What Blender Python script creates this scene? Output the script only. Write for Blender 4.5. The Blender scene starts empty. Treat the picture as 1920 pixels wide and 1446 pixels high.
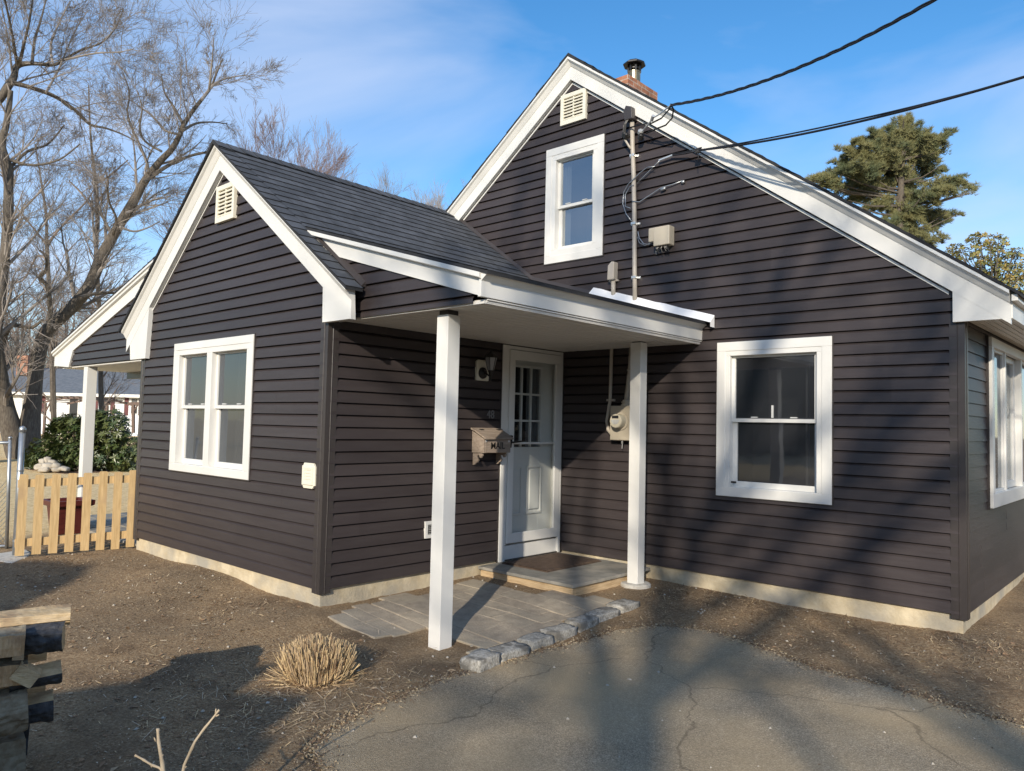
import bpy, math, random
import numpy as np
from mathutils import Vector, Matrix, noise as mnoise

sc = bpy.context.scene
COL = sc.collection
# ------------------------------------------------------------------ camera
CAM = Vector((5.2913, -6.6426, 1.3712))
YAW, PITCH, ROLL, FPX = -0.7395, 0.0518, 0.0227, 1413.29
def cam_axes():
    cy, sy = math.cos(YAW), math.sin(YAW); cp, sp = math.cos(PITCH), math.sin(PITCH)
    f = Vector((sy*cp, cy*cp, sp)); r = Vector((cy, -sy, 0)); u = r.cross(f)
    cr, sr = math.cos(ROLL), math.sin(ROLL)
    return cr*r + sr*u, -sr*r + cr*u, f
RIGHT, UP, FWD = cam_axes()
cd = bpy.data.cameras.new('camera'); cam = bpy.data.objects.new('camera', cd); COL.objects.link(cam)
m = Matrix.Identity(4)
for i in range(3):
    m[i][0] = RIGHT[i]; m[i][1] = UP[i]; m[i][2] = -FWD[i]; m[i][3] = CAM[i]
cam.matrix_world = m
cd.sensor_width = 36; cd.lens = FPX/1920*36; cd.clip_end = 3000; cd.clip_start = .05
sc.camera = cam
def PX(u, v, d):
    """point at depth d seen at photo pixel (u, v): used to read distances of far things off the photo"""
    return CAM + d*(FWD + RIGHT*((u-960)/FPX) - UP*((v-723)/FPX))
# ------------------------------------------------------------------ light
SUN = Vector((-1, 1.762, -.786)).normalized()        # travel direction
w = bpy.data.worlds.new('World'); sc.world = w; w.use_nodes = True
nt = w.node_tree; nt.nodes.clear()
out = nt.nodes.new('ShaderNodeOutputWorld'); bg = nt.nodes.new('ShaderNodeBackground')
sky = nt.nodes.new('ShaderNodeTexSky'); sky.sky_type = 'NISHITA'; sky.sun_disc = False
sky.sun_elevation = math.asin(-SUN.z); sky.sun_rotation = math.atan2(-SUN.x, -SUN.y)
sky.air_density = 1.0; sky.dust_density = .25; sky.ozone_density = 2.2; sky.altitude = 60
bg.inputs['Strength'].default_value = .15
tc = nt.nodes.new('ShaderNodeTexCoord')
mp = nt.nodes.new('ShaderNodeMapping'); mp.inputs['Scale'].default_value = (1, 1, 2.6)
n1 = nt.nodes.new('ShaderNodeTexNoise'); n1.inputs['Scale'].default_value = 1.9; n1.inputs['Detail'].default_value = 6; n1.inputs['Roughness'].default_value = .5; n1.inputs['Distortion'].default_value = .5
mp.inputs['Location'].default_value = (.9, 3.1, 1.2)
rp = nt.nodes.new('ShaderNodeValToRGB'); rp.color_ramp.elements[0].position = .40; rp.color_ramp.elements[1].position = .76
rp.color_ramp.elements[0].color = (0, 0, 0, 1); rp.color_ramp.elements[1].color = (.75, .75, .75, 1)
mx = nt.nodes.new('ShaderNodeMix'); mx.data_type = 'RGBA'
L_ = nt.links.new
L_(tc.outputs['Generated'], mp.inputs['Vector']); L_(mp.outputs[0], n1.inputs['Vector']); L_(n1.outputs[0], rp.inputs[0])
hs = nt.nodes.new('ShaderNodeHueSaturation'); hs.inputs['Saturation'].default_value = 1.3; hs.inputs['Value'].default_value = 1.2; L_(sky.outputs[0], hs.inputs['Color'])
L_(rp.outputs[0], mx.inputs[0]); L_(hs.outputs[0], mx.inputs[6]); mx.inputs[7].default_value = (4.2, 4.8, 6.2, 1)
L_(mx.outputs[2], bg.inputs['Color']); L_(bg.outputs[0], out.inputs['Surface'])
sl = bpy.data.lights.new('sun', 'SUN'); sl.energy = 4.6; sl.angle = math.radians(.53); sl.color = (1, .90, .75)
so = bpy.data.objects.new('sun', sl); COL.objects.link(so)
so.rotation_mode = 'QUATERNION'; so.rotation_quaternion = SUN.to_track_quat('-Z', 'Y'); so.location = (14, -20, 18)
sc.view_settings.view_transform = 'Standard'; sc.view_settings.look = 'None'; sc.view_settings.gamma = 1
sc.view_settings.exposure = 0.2
sc.cycles.max_bounces = 6; sc.cycles.transparent_max_bounces = 12

# ------------------------------------------------------------------ helpers
WL = {}
class MB:
    def __init__(s): s.v = []; s.f = []; s.m = []; s.uv = []; s.hasuv = False
    def face(s, pts, m=0, uv=None):
        n = len(s.v); s.v += [tuple(p) for p in pts]; s.f.append(tuple(range(n, n+len(pts)))); s.m.append(m)
        s.uv.append(uv)
        if uv: s.hasuv = True
    def faces(s, verts, fs, m=0):
        n = len(s.v); s.v += [tuple(p) for p in verts]
        for f in fs: s.f.append(tuple(n+i for i in f)); s.m.append(m); s.uv.append(None)
    def box(s, x0, y0, z0, x1, y1, z1, m=0):
        s.faces([(x0,y0,z0),(x1,y0,z0),(x1,y1,z0),(x0,y1,z0),(x0,y0,z1),(x1,y0,z1),(x1,y1,z1),(x0,y1,z1)],
                [(0,3,2,1),(4,5,6,7),(0,1,5,4),(1,2,6,5),(2,3,7,6),(3,0,4,7)], m)
    def obox(s, c, ax, ay, az, m=0):
        c, ax, ay, az = Vector(c), Vector(ax), Vector(ay), Vector(az)
        P = [c+a*ax+b*ay+d*az for d in (-1,1) for a, b in ((-1,-1),(1,-1),(1,1),(-1,1))]
        s.faces(P, [(0,3,2,1),(4,5,6,7),(0,1,5,4),(1,2,6,5),(2,3,7,6),(3,0,4,7)], m)
    def beam(s, p, q, wd, h, up=(0,0,1), m=0):
        p, q, up = Vector(p), Vector(q), Vector(up); d = (q-p); a = d.normalized(); b = a.cross(up).normalized(); c = b.cross(a)
        s.obox((p+q)/2, d/2, b*wd/2, c*h/2, m)
    def prism(s, pts, off, m=0):
        n = len(pts); off = Vector(off); P = [Vector(p) for p in pts]
        s.faces(P+[p+off for p in P], [tuple(range(n))[::-1], tuple(range(n, 2*n))]+[(i, (i+1)%n, n+(i+1)%n, n+i) for i in range(n)], m)
    def tube(s, path, rad, n=6, m=0, cap=True):
        P = [Vector(p) for p in path]; K = len(P)
        if not hasattr(rad, '__len__'): rad = [rad]*K
        V = []; ref = None
        for i in range(K):
            t = (P[min(i+1, K-1)]-P[max(i-1, 0)])
            t = t.normalized() if t.length > 1e-9 else Vector((0,0,1))
            if ref is None: ref = Vector((1,0,0)) if abs(t.x) < .8 else Vector((0,1,0))
            b = t.cross(ref).normalized(); c = b.cross(t); ref = c.cross(t)*-1 if False else c
            ref = c
            for k in range(n):
                a = 2*math.pi*k/n
                V.append(P[i]+rad[i]*(math.cos(a)*b+math.sin(a)*c))
            ref = c
        F = [(i*n+k, i*n+(k+1)%n, (i+1)*n+(k+1)%n, (i+1)*n+k) for i in range(K-1) for k in range(n)]
        if cap: F += [tuple(range(n))[::-1], tuple((K-1)*n+k for k in range(n))]
        s.faces(V, F, m)
    def lathe(s, c, prof, n=16, axis='z', m=0):
        """prof: (radius, height) pairs; axis direction vector or 'z'"""
        ax = Vector((0,0,1)) if axis == 'z' else Vector(axis).normalized()
        b = ax.cross(Vector((1,0,0)) if abs(ax.x) < .8 else Vector((0,1,0))).normalized(); d = ax.cross(b)
        c = Vector(c); V = []
        for r, h in prof:
            for k in range(n):
                a = 2*math.pi*k/n; V.append(c+ax*h+r*(math.cos(a)*b+math.sin(a)*d))
        K = len(prof)
        F = [(i*n+k, i*n+(k+1)%n, (i+1)*n+(k+1)%n, (i+1)*n+k) for i in range(K-1) for k in range(n)]
        F += [tuple(range(n))[::-1], tuple((K-1)*n+k for k in range(n))]
        s.faces(V, F, m)
    def build(s, name, mats, parent=None, smooth=False, bevel=0, origin=None):
        if not isinstance(mats, (list, tuple)): mats = [mats]
        V = np.array(s.v, dtype=np.float64)
        if origin is None:
            lo, hi = V.min(0), V.max(0); origin = Vector(((lo[0]+hi[0])/2, (lo[1]+hi[1])/2, lo[2]))
        me = bpy.data.meshes.new(name)
        me.from_pydata([tuple(p) for p in (V-np.array(origin))], [], s.f)
        for mt in mats: me.materials.append(mt)
        if any(s.m): me.polygons.foreach_set('material_index', s.m)
        if s.hasuv:
            ul = me.uv_layers.new(name='UVMap'); arr = []
            for f, u in zip(s.f, s.uv):
                for i in range(len(f)): arr += list(u[i]) if u else [0, 0]
            ul.data.foreach_set('uv', arr)
        if smooth: me.polygons.foreach_set('use_smooth', [True]*len(s.f))
        me.update()
        o = bpy.data.objects.new(name, me); COL.objects.link(o)
        if bevel:
            b = o.modifiers.new('bevel', 'BEVEL'); b.width = bevel; b.segments = 2; b.limit_method = 'ANGLE'; b.angle_limit = math.radians(50)
        WL[o] = Vector(origin)
        if parent is not None:
            o.parent = parent; o.location = WL[o]-WL[parent]
        else: o.location = WL[o]
        return o
def tag(o, label=None, cat=None, group=None, kind=None):
    if label: o['label'] = label
    if cat: o['category'] = cat
    if group: o['group'] = group
    if kind: o['kind'] = kind
    return o
def thing(name, loc, label, cat, group=None):
    o = bpy.data.objects.new(name, None); COL.objects.link(o); o.location = loc; WL[o] = Vector(loc); o.empty_display_size = .2
    return tag(o, label, cat, group)
def copy_tree(o, delta=None, rz=None, parent=None, scale=None):
    c = o.copy(); COL.objects.link(c)
    if parent is not None: c.parent = parent
    for ch in list(o.children): copy_tree(ch, parent=c)
    if delta is not None: c.location = o.location+Vector(delta)
    if rz is not None: c.rotation_euler.z = rz
    if scale: c.scale = (scale,)*3
    return c

# ------------------------------------------------------------------ materials
def mat(name, c, rough=.6, c2=None, scale=4, detail=5, bump=0, bscale=60, stretch=None, spec=.5, metal=0, ramp=(.35, .65), c3=None, s3=.5, r3=(.5,.62)):
    """procedural: world-space noise mixes c and c2 (and c3 in larger patches), fine noise bump"""
    mt = bpy.data.materials.new(name); mt.use_nodes = True; t = mt.node_tree; N = t.nodes; b = N['Principled BSDF']
    b.inputs['Roughness'].default_value = rough; b.inputs['Specular IOR Level'].default_value = spec; b.inputs['Metallic'].default_value = metal
    g = N.new('ShaderNodeNewGeometry'); vec = g.outputs['Position']
    if stretch:
        mp = N.new('ShaderNodeMapping'); mp.inputs['Scale'].default_value = stretch; t.links.new(vec, mp.inputs['Vector']); vec = mp.outputs[0]
    b.inputs['Base Color'].default_value = (*c, 1)
    col = None
    if c2:
        n = N.new('ShaderNodeTexNoise'); n.inputs['Scale'].default_value = scale; n.inputs['Detail'].default_value = detail; n.inputs['Roughness'].default_value = .6
        t.links.new(vec, n.inputs['Vector'])
        r = N.new('ShaderNodeValToRGB'); r.color_ramp.elements[0].position = ramp[0]; r.color_ramp.elements[1].position = ramp[1]
        r.color_ramp.elements[0].color = (*c, 1); r.color_ramp.elements[1].color = (*c2, 1)
        t.links.new(n.outputs[0], r.inputs[0]); col = r.outputs[0]
        if c3:
            n3 = N.new('ShaderNodeTexNoise'); n3.inputs['Scale'].default_value = s3; n3.inputs['Detail'].default_value = 4
            t.links.new(g.outputs['Position'], n3.inputs['Vector'])
            r_ = N.new('ShaderNodeMapRange'); r_.inputs[1].default_value = r3[0]; r_.inputs[2].default_value = r3[1]
            t.links.new(n3.outputs[0], r_.inputs[0])
            x = N.new('ShaderNodeMix'); x.data_type = 'RGBA'; t.links.new(r_.outputs[0], x.inputs[0]); t.links.new(col, x.inputs[6]); x.inputs[7].default_value = (*c3, 1)
            col = x.outputs[2]
        t.links.new(col, b.inputs['Base Color'])
    if bump:
        nb = N.new('ShaderNodeTexNoise'); nb.inputs['Scale'].default_value = bscale; nb.inputs['Detail'].default_value = 4
        t.links.new(vec, nb.inputs['Vector'])
        bp = N.new('ShaderNodeBump'); bp.inputs['Strength'].default_value = bump; bp.inputs['Distance'].default_value = .01
        t.links.new(nb.outputs[0], bp.inputs['Height']); t.links.new(bp.outputs[0], b.inputs['Normal'])
    return mt
M = {}
M['siding'] = mat('siding_vinyl', (.040, .0315, .0315), .46, (.052, .0425, .042), 1.6, spec=.38, bump=.12, bscale=9, stretch=(1, 1, 9), ramp=(.3, .7))
def course_tone(mt):
    # each run of vinyl panels differs a little in tone
    t = mt.node_tree; N = t.nodes; b = N['Principled BSDF']; src = b.inputs['Base Color'].links[0].from_socket
    uv = N.new('ShaderNodeTexCoord'); sp = N.new('ShaderNodeSeparateXYZ'); t.links.new(uv.outputs['UV'], sp.inputs[0])
    def mth(op, a, v):
        n = N.new('ShaderNodeMath'); n.operation = op; t.links.new(a, n.inputs[0]); n.inputs[1].default_value = v; return n.outputs[0]
    row = mth('FLOOR', mth('DIVIDE', sp.outputs[1], .2032), 0); wn_ = N.new('ShaderNodeTexWhiteNoise'); wn_.noise_dimensions = '2D'
    sh = N.new('ShaderNodeMath'); sh.operation = 'MULTIPLY_ADD'; t.links.new(row, sh.inputs[0]); sh.inputs[1].default_value = 1.37; t.links.new(sp.outputs[0], sh.inputs[2])
    seg = mth('FLOOR', mth('DIVIDE', sh.outputs[0], 3.6), 0); cb = N.new('ShaderNodeCombineXYZ'); t.links.new(seg, cb.inputs[0]); t.links.new(row, cb.inputs[1]); t.links.new(cb.outputs[0], wn_.inputs['Vector'])
    rg = N.new('ShaderNodeMapRange'); rg.inputs[3].default_value = .86; rg.inputs[4].default_value = 1.14; t.links.new(wn_.outputs['Value'], rg.inputs[0])
    x = N.new('ShaderNodeMix'); x.data_type = 'RGBA'; x.blend_type = 'MULTIPLY'; x.inputs[0].default_value = 1; t.links.new(src, x.inputs[6]); t.links.new(rg.outputs[0], x.inputs[7]); t.links.new(x.outputs[2], b.inputs['Base Color'])
course_tone(M['siding'])
M['white'] = mat('white_trim', (.66, .65, .61), .42, (.72, .705, .665), 3, bump=.06, bscale=22, ramp=(.3, .7))
M['cream'] = mat('cream_plastic', (.72, .68, .56), .45, (.76, .72, .6), 5)
M['soffit'] = mat('soffit_white', (.66, .63, .58), .5, (.7, .67, .62), 3)
M['brown_trim'] = mat('brown_trim', (.045, .038, .036), .4)
M['concrete'] = mat('foundation_concrete', (.47, .385, .25), .92, (.62, .53, .37), 7, bump=.5, bscale=45, c3=(.36, .33, .27), s3=2.2, r3=(.5, .68))
M['padconc'] = mat('pad_concrete', (.42, .39, .34), .95, (.6, .57, .5), 20, bump=.6, bscale=60)
M['wood_new'] = mat('pale_cedar', (.42, .28, .125), .7, (.60, .425, .21), 4, stretch=(14, 14, 1.2), bump=.15, bscale=10, ramp=(.3, .7), c3=(.40, .27, .15), s3=3, r3=(.6, .75))
M['wood_grey'] = mat('weathered_wood', (.20, .155, .12), .8, (.36, .29, .23), 4, stretch=(8, 1.5, 18), bump=.5, bscale=12, ramp=(.3, .7))
M['wood_deck'] = mat('step_board', (.42, .29, .16), .75, (.60, .45, .27), 4, stretch=(2, 2, 22), bump=.3, bscale=8)
M['slate'] = mat('bluestone', (.20, .19, .165), .75, (.29, .275, .235), 6, bump=.25, bscale=30, c3=(.33, .30, .25), s3=3)
M['black'] = mat('dark_metal', (.012, .011, .010), .4)
M['wire'] = mat('black_rubber', (.014, .014, .016), .55)
M['galv'] = mat('galvanised_steel', (.32, .34, .36), .38, (.45, .47, .48), 9, metal=.75)
M['pipe'] = mat('pipe_taupe', (.40, .355, .29), .5, (.46, .41, .35), 6)
M['box'] = mat('meter_box_beige', (.47, .41, .31), .5, (.52, .46, .36), 5)
M['alu'] = mat('bright_aluminium', (.62, .62, .6), .3, metal=.6)
M['grey_plastic'] = mat('grey_plastic', (.28, .28, .26), .5)
M['planter'] = mat('oxblood_plastic', (.085, .014, .012), .4, (.10, .02, .016), 5)
M['bark'] = mat('maple_bark', (.075, .06, .048), .95, (.15, .13, .105), 5, stretch=(6, 6, 1.2), bump=.9, bscale=7)
M['twig'] = mat('grey_twigs', (.19, .165, .145), .9, (.30, .265, .235), 1.2)
M['redtwig'] = mat('reddish_twigs', (.26, .175, .145), .9, (.34, .25, .215), 2)
M['fartwig'] = mat('far_twigs', (.17, .135, .115), .95, (.24, .20, .175), .3)
M['granite'] = mat('granite', (.23, .212, .18), .9, (.47, .445, .39), 60, detail=3, bump=.8, bscale=40, c3=(.17, .155, .13), s3=9)
M['stone'] = mat('field_stone', (.34, .30, .24), .9, (.50, .45, .37), 5, bump=.5, bscale=25)
M['straw'] = mat('dry_stem', (.52, .37, .19), .8, (.68, .52, .30), 30)
M['leafA'] = mat('dead_leaf_tan', (.36, .255, .15), .85, (.48, .36, .225), 25)
M['leafB'] = mat('dead_leaf_brown', (.20, .12, .065), .85, (.28, .18, .10), 25)
M['leafC'] = mat('bleached_straw', (.50, .40, .27), .85, (.62, .52, .38), 25)
M['leafD'] = mat('bark_chip_dark', (.10, .065, .04), .9, (.15, .10, .07), 25)
M['bark_black'] = mat('charred_wet_bark', (.022, .021, .022), .75, (.07, .07, .072), 28, bump=1, bscale=30)
M['bark_log'] = mat('log_bark', (.17, .12, .07), .95, (.30, .25, .17), 18, bump=1, bscale=22)
M['split'] = mat('split_wood', (.50, .35, .18), .8, (.66, .49, .28), 4, stretch=(5, 5, 26), bump=.7, bscale=7, c3=(.36, .24, .13), s3=7, r3=(.52, .68))
M['splitred'] = mat('split_wood_reddish', (.50, .30, .14), .8, (.64, .43, .24), 6, stretch=(18, 18, 3), bump=.7, bscale=9, c3=(.34, .20, .10), s3=8, r3=(.52, .66))
M['sapling'] = mat('sapling_bark', (.38, .30, .20), .8, (.5, .41, .29), 20, bump=.3, bscale=60)
M['rhodo'] = mat('rhododendron_leaf', (.03, .055, .016), .4, (.07, .095, .028), 3)
M['pine'] = mat('pine_needles', (.075, .095, .042), .75, (.16, .15, .055), 1.1, ramp=(.4, .62))
M['oakleaf'] = mat('yellowed_leaf', (.15, .14, .038), .7, (.22, .20, .06), 1.3)
M['evergreen'] = mat('evergreen_mass', (.03, .05, .02), .8, (.05, .08, .03), 3)
M['nb_wall'] = mat('white_clapboard', (.74, .75, .76), .6)
M['nb_roof'] = mat('grey_shingle_roof', (.10, .115, .135), .9, (.15, .165, .185), 5)
M['shutter'] = mat('maroon_shutter', (.10, .02, .022), .6)
M['dark'] = mat('dark_opening', (.02, .021, .024), .3)
M['flue'] = mat('stainless_flue', (.30, .22, .12), .3, (.42, .32, .19), 6, metal=.9)
M['interior'] = mat('interior_wall', (.10, .10, .10), .9)
M['curtain'] = mat('sheer_curtain', (.34, .34, .33), .9, (.42, .42, .41), 3, stretch=(30, 30, 1))
M['vinylgrey'] = mat('sash_lock_grey', (.55, .55, .53), .45)  # plain grey of the sash locks
M['pergola'] = mat('pergola_brown', (.13, .085, .065), .7)
M['mulch'] = mat('mulch', (.11, .06, .035), .95, (.2, .12, .075), 18, bump=1, bscale=40)

def mat_brick(name, c1, c2, mortar, bw=.2, bh=.067, uv=False):
    mt = bpy.data.materials.new(name); mt.use_nodes = True; t = mt.node_tree; N = t.nodes; b = N['Principled BSDF']
    br = N.new('ShaderNodeTexBrick'); br.inputs['Scale'].default_value = 1
    br.inputs['Color1'].default_value = (*c1, 1); br.inputs['Color2'].default_value = (*c2, 1); br.inputs['Mortar'].default_value = (*mortar, 1)
    br.inputs['Brick Width'].default_value = bw; br.inputs['Row Height'].default_value = bh; br.inputs['Mortar Size'].default_value = .006 if not uv else .004
    br.inputs['Bias'].default_value = -.1
    tcn = N.new('ShaderNodeTexCoord')
    t.links.new(tcn.outputs['UV'], br.inputs['Vector'])
    n = N.new('ShaderNodeTexNoise'); n.inputs['Scale'].default_value = 9; n.inputs['Detail'].default_value = 8
    g = N.new('ShaderNodeNewGeometry'); t.links.new(g.outputs['Position'], n.inputs['Vector'])
    mxn = N.new('ShaderNodeMix'); mxn.data_type = 'RGBA'; mxn.blend_type = 'MULTIPLY'; mxn.inputs[0].default_value = .8
    rr = N.new('ShaderNodeMapRange'); rr.inputs[1].default_value = .3; rr.inputs[2].default_value = .7; rr.inputs[3].default_value = .6; rr.inputs[4].default_value = 1.35
    t.links.new(n.outputs[0], rr.inputs[0]); t.links.new(br.outputs['Color'], mxn.inputs[6]); t.links.new(rr.outputs[0], mxn.inputs[7])
    t.links.new(mxn.outputs[2], b.inputs['Base Color']); b.inputs['Roughness'].default_value = .92
    nb = N.new('ShaderNodeTexNoise'); nb.inputs['Scale'].default_value = 260; t.links.new(g.outputs['Position'], nb.inputs['Vector'])
    bp = N.new('ShaderNodeBump'); bp.inputs['Strength'].default_value = .5; bp.inputs['Distance'].default_value = .004
    t.links.new(nb.outputs[0], bp.inputs['Height']); t.links.new(bp.outputs[0], b.inputs['Normal'])
    return mt
M['shingle'] = mat_brick('charcoal_shingles', (.046, .052, .062), (.075, .082, .096), (.022, .023, .026), .31, .143, True)
M['brick'] = mat_brick('red_brick', (.30, .115, .062), (.40, .19, .11), (.40, .33, .27))
def mat_glass(name, tint, ior=1.5, rough=.01, refl=0.0, screen=None):
    mt = bpy.data.materials.new(name); mt.use_nodes = True; t = mt.node_tree; N = t.nodes; N.clear()
    o = N.new('ShaderNodeOutputMaterial'); tr = N.new('ShaderNodeBsdfTransparent'); tr.inputs[0].default_value = (*tint, 1)
    gl = N.new('ShaderNodeBsdfGlossy'); gl.inputs['Roughness'].default_value = rough; gl.inputs[0].default_value = (.9, .95, 1, 1)
    g0 = N.new('ShaderNodeNewGeometry'); dt = N.new('ShaderNodeVectorMath'); dt.operation = 'DOT_PRODUCT'; t.links.new(g0.outputs['Incoming'], dt.inputs[0]); t.links.new(g0.outputs['Normal'], dt.inputs[1])
    def mth(op, a, b_):
        n_ = N.new('ShaderNodeMath'); n_.operation = op
        for i_, q_ in enumerate((a, b_)):
            if q_ is None: continue
            if hasattr(q_, 'links'): t.links.new(q_, n_.inputs[i_])
            else: n_.inputs[i_].default_value = q_
        return n_.outputs[0]
    F0 = ((ior-1)/(ior+1))**2*1.8
    frv = mth('ADD', mth('MULTIPLY', mth('POWER', mth('SUBTRACT', 1.0, mth('ABSOLUTE', dt.outputs['Value'], None)), 5.0), 1-F0), F0)
    ad = N.new('ShaderNodeMath'); ad.operation = 'ADD'; ad.inputs[1].default_value = refl; ad.use_clamp = True; t.links.new(frv, ad.inputs[0])
    # slight waviness of the pane
    g = N.new('ShaderNodeNewGeometry'); nb = N.new('ShaderNodeTexNoise'); nb.inputs['Scale'].default_value = 2.5; t.links.new(g.outputs['Position'], nb.inputs['Vector'])
    bp = N.new('ShaderNodeBump'); bp.inputs['Strength'].default_value = .06; bp.inputs['Distance'].default_value = .02; t.links.new(nb.outputs[0], bp.inputs['Height']); t.links.new(bp.outputs[0], gl.inputs['Normal'])
    base = tr.outputs[0]
    if screen:
        df = N.new('ShaderNodeBsdfDiffuse'); df.inputs[0].default_value = (*screen, 1); xs = N.new('ShaderNodeMixShader'); xs.inputs[0].default_value = .5
        t.links.new(tr.outputs[0], xs.inputs[1]); t.links.new(df.outputs[0], xs.inputs[2]); base = xs.outputs[0]
    x = N.new('ShaderNodeMixShader'); t.links.new(ad.outputs[0], x.inputs[0]); t.links.new(base, x.inputs[1]); t.links.new(gl.outputs[0], x.inputs[2]); t.links.new(x.outputs[0], o.inputs[0])
    return mt
M['glass_screen'] = mat_glass('screened_glass', (.5, .51, .53), 1.5, .05, 0, (.105, .115, .13))
M['glass_dark'] = mat_glass('screened_glass_dark', (.42, .43, .45), 1.5, .03, 0, (.045, .048, .056))
M['glass_sky'] = mat_glass('coated_glass', (.45, .48, .5), 1.6, .01, .2)
M['glass_door'] = mat_glass('door_glass', (.55, .56, .57), 1.5, .02)
M['glass_clear'] = mat_glass('clear_glass', (.88, .9, .9), 1.4, .01)

# ground material: dirt near the house, straw-coloured lawn beyond the fence
def mat_ground():
    mt = bpy.data.materials.new('bare_earth_and_lawn'); mt.use_nodes = True; t = mt.node_tree; N = t.nodes; b = N['Principled BSDF']; b.inputs['Roughness'].default_value = .97; b.inputs['Specular IOR Level'].default_value = .15
    g = N.new('ShaderNodeNewGeometry'); P = g.outputs['Position']
    def noise(s, d=6, r=.6, vec=P):
        n = N.new('ShaderNodeTexNoise'); n.inputs['Scale'].default_value = s; n.inputs['Detail'].default_value = d; n.inputs['Roughness'].default_value = r; t.links.new(vec, n.inputs['Vector']); return n.outputs[0]
    def ramp(f, stops):
        r = N.new('ShaderNodeValToRGB'); e = r.color_ramp.elements
        e[0].position, e[0].color = stops[0][0], (*stops[0][1], 1); e[1].position, e[1].color = stops[-1][0], (*stops[-1][1], 1)
        for p, c in stops[1:-1]: k = e.new(p); k.color = (*c, 1)
        t.links.new(f, r.inputs[0]); return r.outputs[0]
    def mix(f, a, c):
        x = N.new('ShaderNodeMix'); x.data_type = 'RGBA'; t.links.new(f, x.inputs[0])
        for i, q in ((6, a), (7, c)):
            if hasattr(q, 'links'): t.links.new(q, x.inputs[i])
            else: x.inputs[i].default_value = (*q, 1)
        return x.outputs[2]
    def rng(f, a, c, lo=0, hi=1):
        r = N.new('ShaderNodeMapRange'); r.inputs[1].default_value = a; r.inputs[2].default_value = c; r.inputs[3].default_value = lo; r.inputs[4].default_value = hi; t.links.new(f, r.inputs[0]); return r.outputs[0]
    fine = noise(58, 9, .78)
    dirt = ramp(fine, [(.34, (.12, .078, .044)), (.5, (.27, .192, .116)), (.66, (.50, .39, .255))])
    patch = rng(noise(1.1, 4), .42, .62)
    dirt2 = ramp(noise(55, 8, .75), [(.34, (.16, .10, .055)), (.5, (.36, .245, .138)), (.68, (.64, .485, .30))])
    col = mix(patch, dirt, dirt2)
    dark = rng(noise(2.6, 5), .52, .68, 0, .55)
    col = mix(dark, col, (.14, .092, .057))
    lawn = ramp(noise(9, 9, .75), [(.3, (.46, .32, .15)), (.5, (.76, .56, .29)), (.7, (.86, .69, .42))])
    sep = N.new('ShaderNodeSeparateXYZ'); t.links.new(P, sep.inputs[0])
    wob = rng(noise(.8, 4), .3, .7, -.8, .8)
    ad = N.new('ShaderNodeMath'); ad.operation = 'ADD'; t.links.new(sep.outputs[0], ad.inputs[0]); t.links.new(wob, ad.inputs[1])
    isl = rng(ad.outputs[0], -4.9, -6.2)
    col = mix(isl, col, lawn)
    t.links.new(col, b.inputs['Base Color'])
    bp = N.new('ShaderNodeBump'); bp.inputs['Strength'].default_value = 1; bp.inputs['Distance'].default_value = .02
    t.links.new(noise(44, 9, .8), bp.inputs['Height']); t.links.new(bp.outputs[0], b.inputs['Normal'])
    return mt
M['ground'] = mat_ground()
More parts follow.
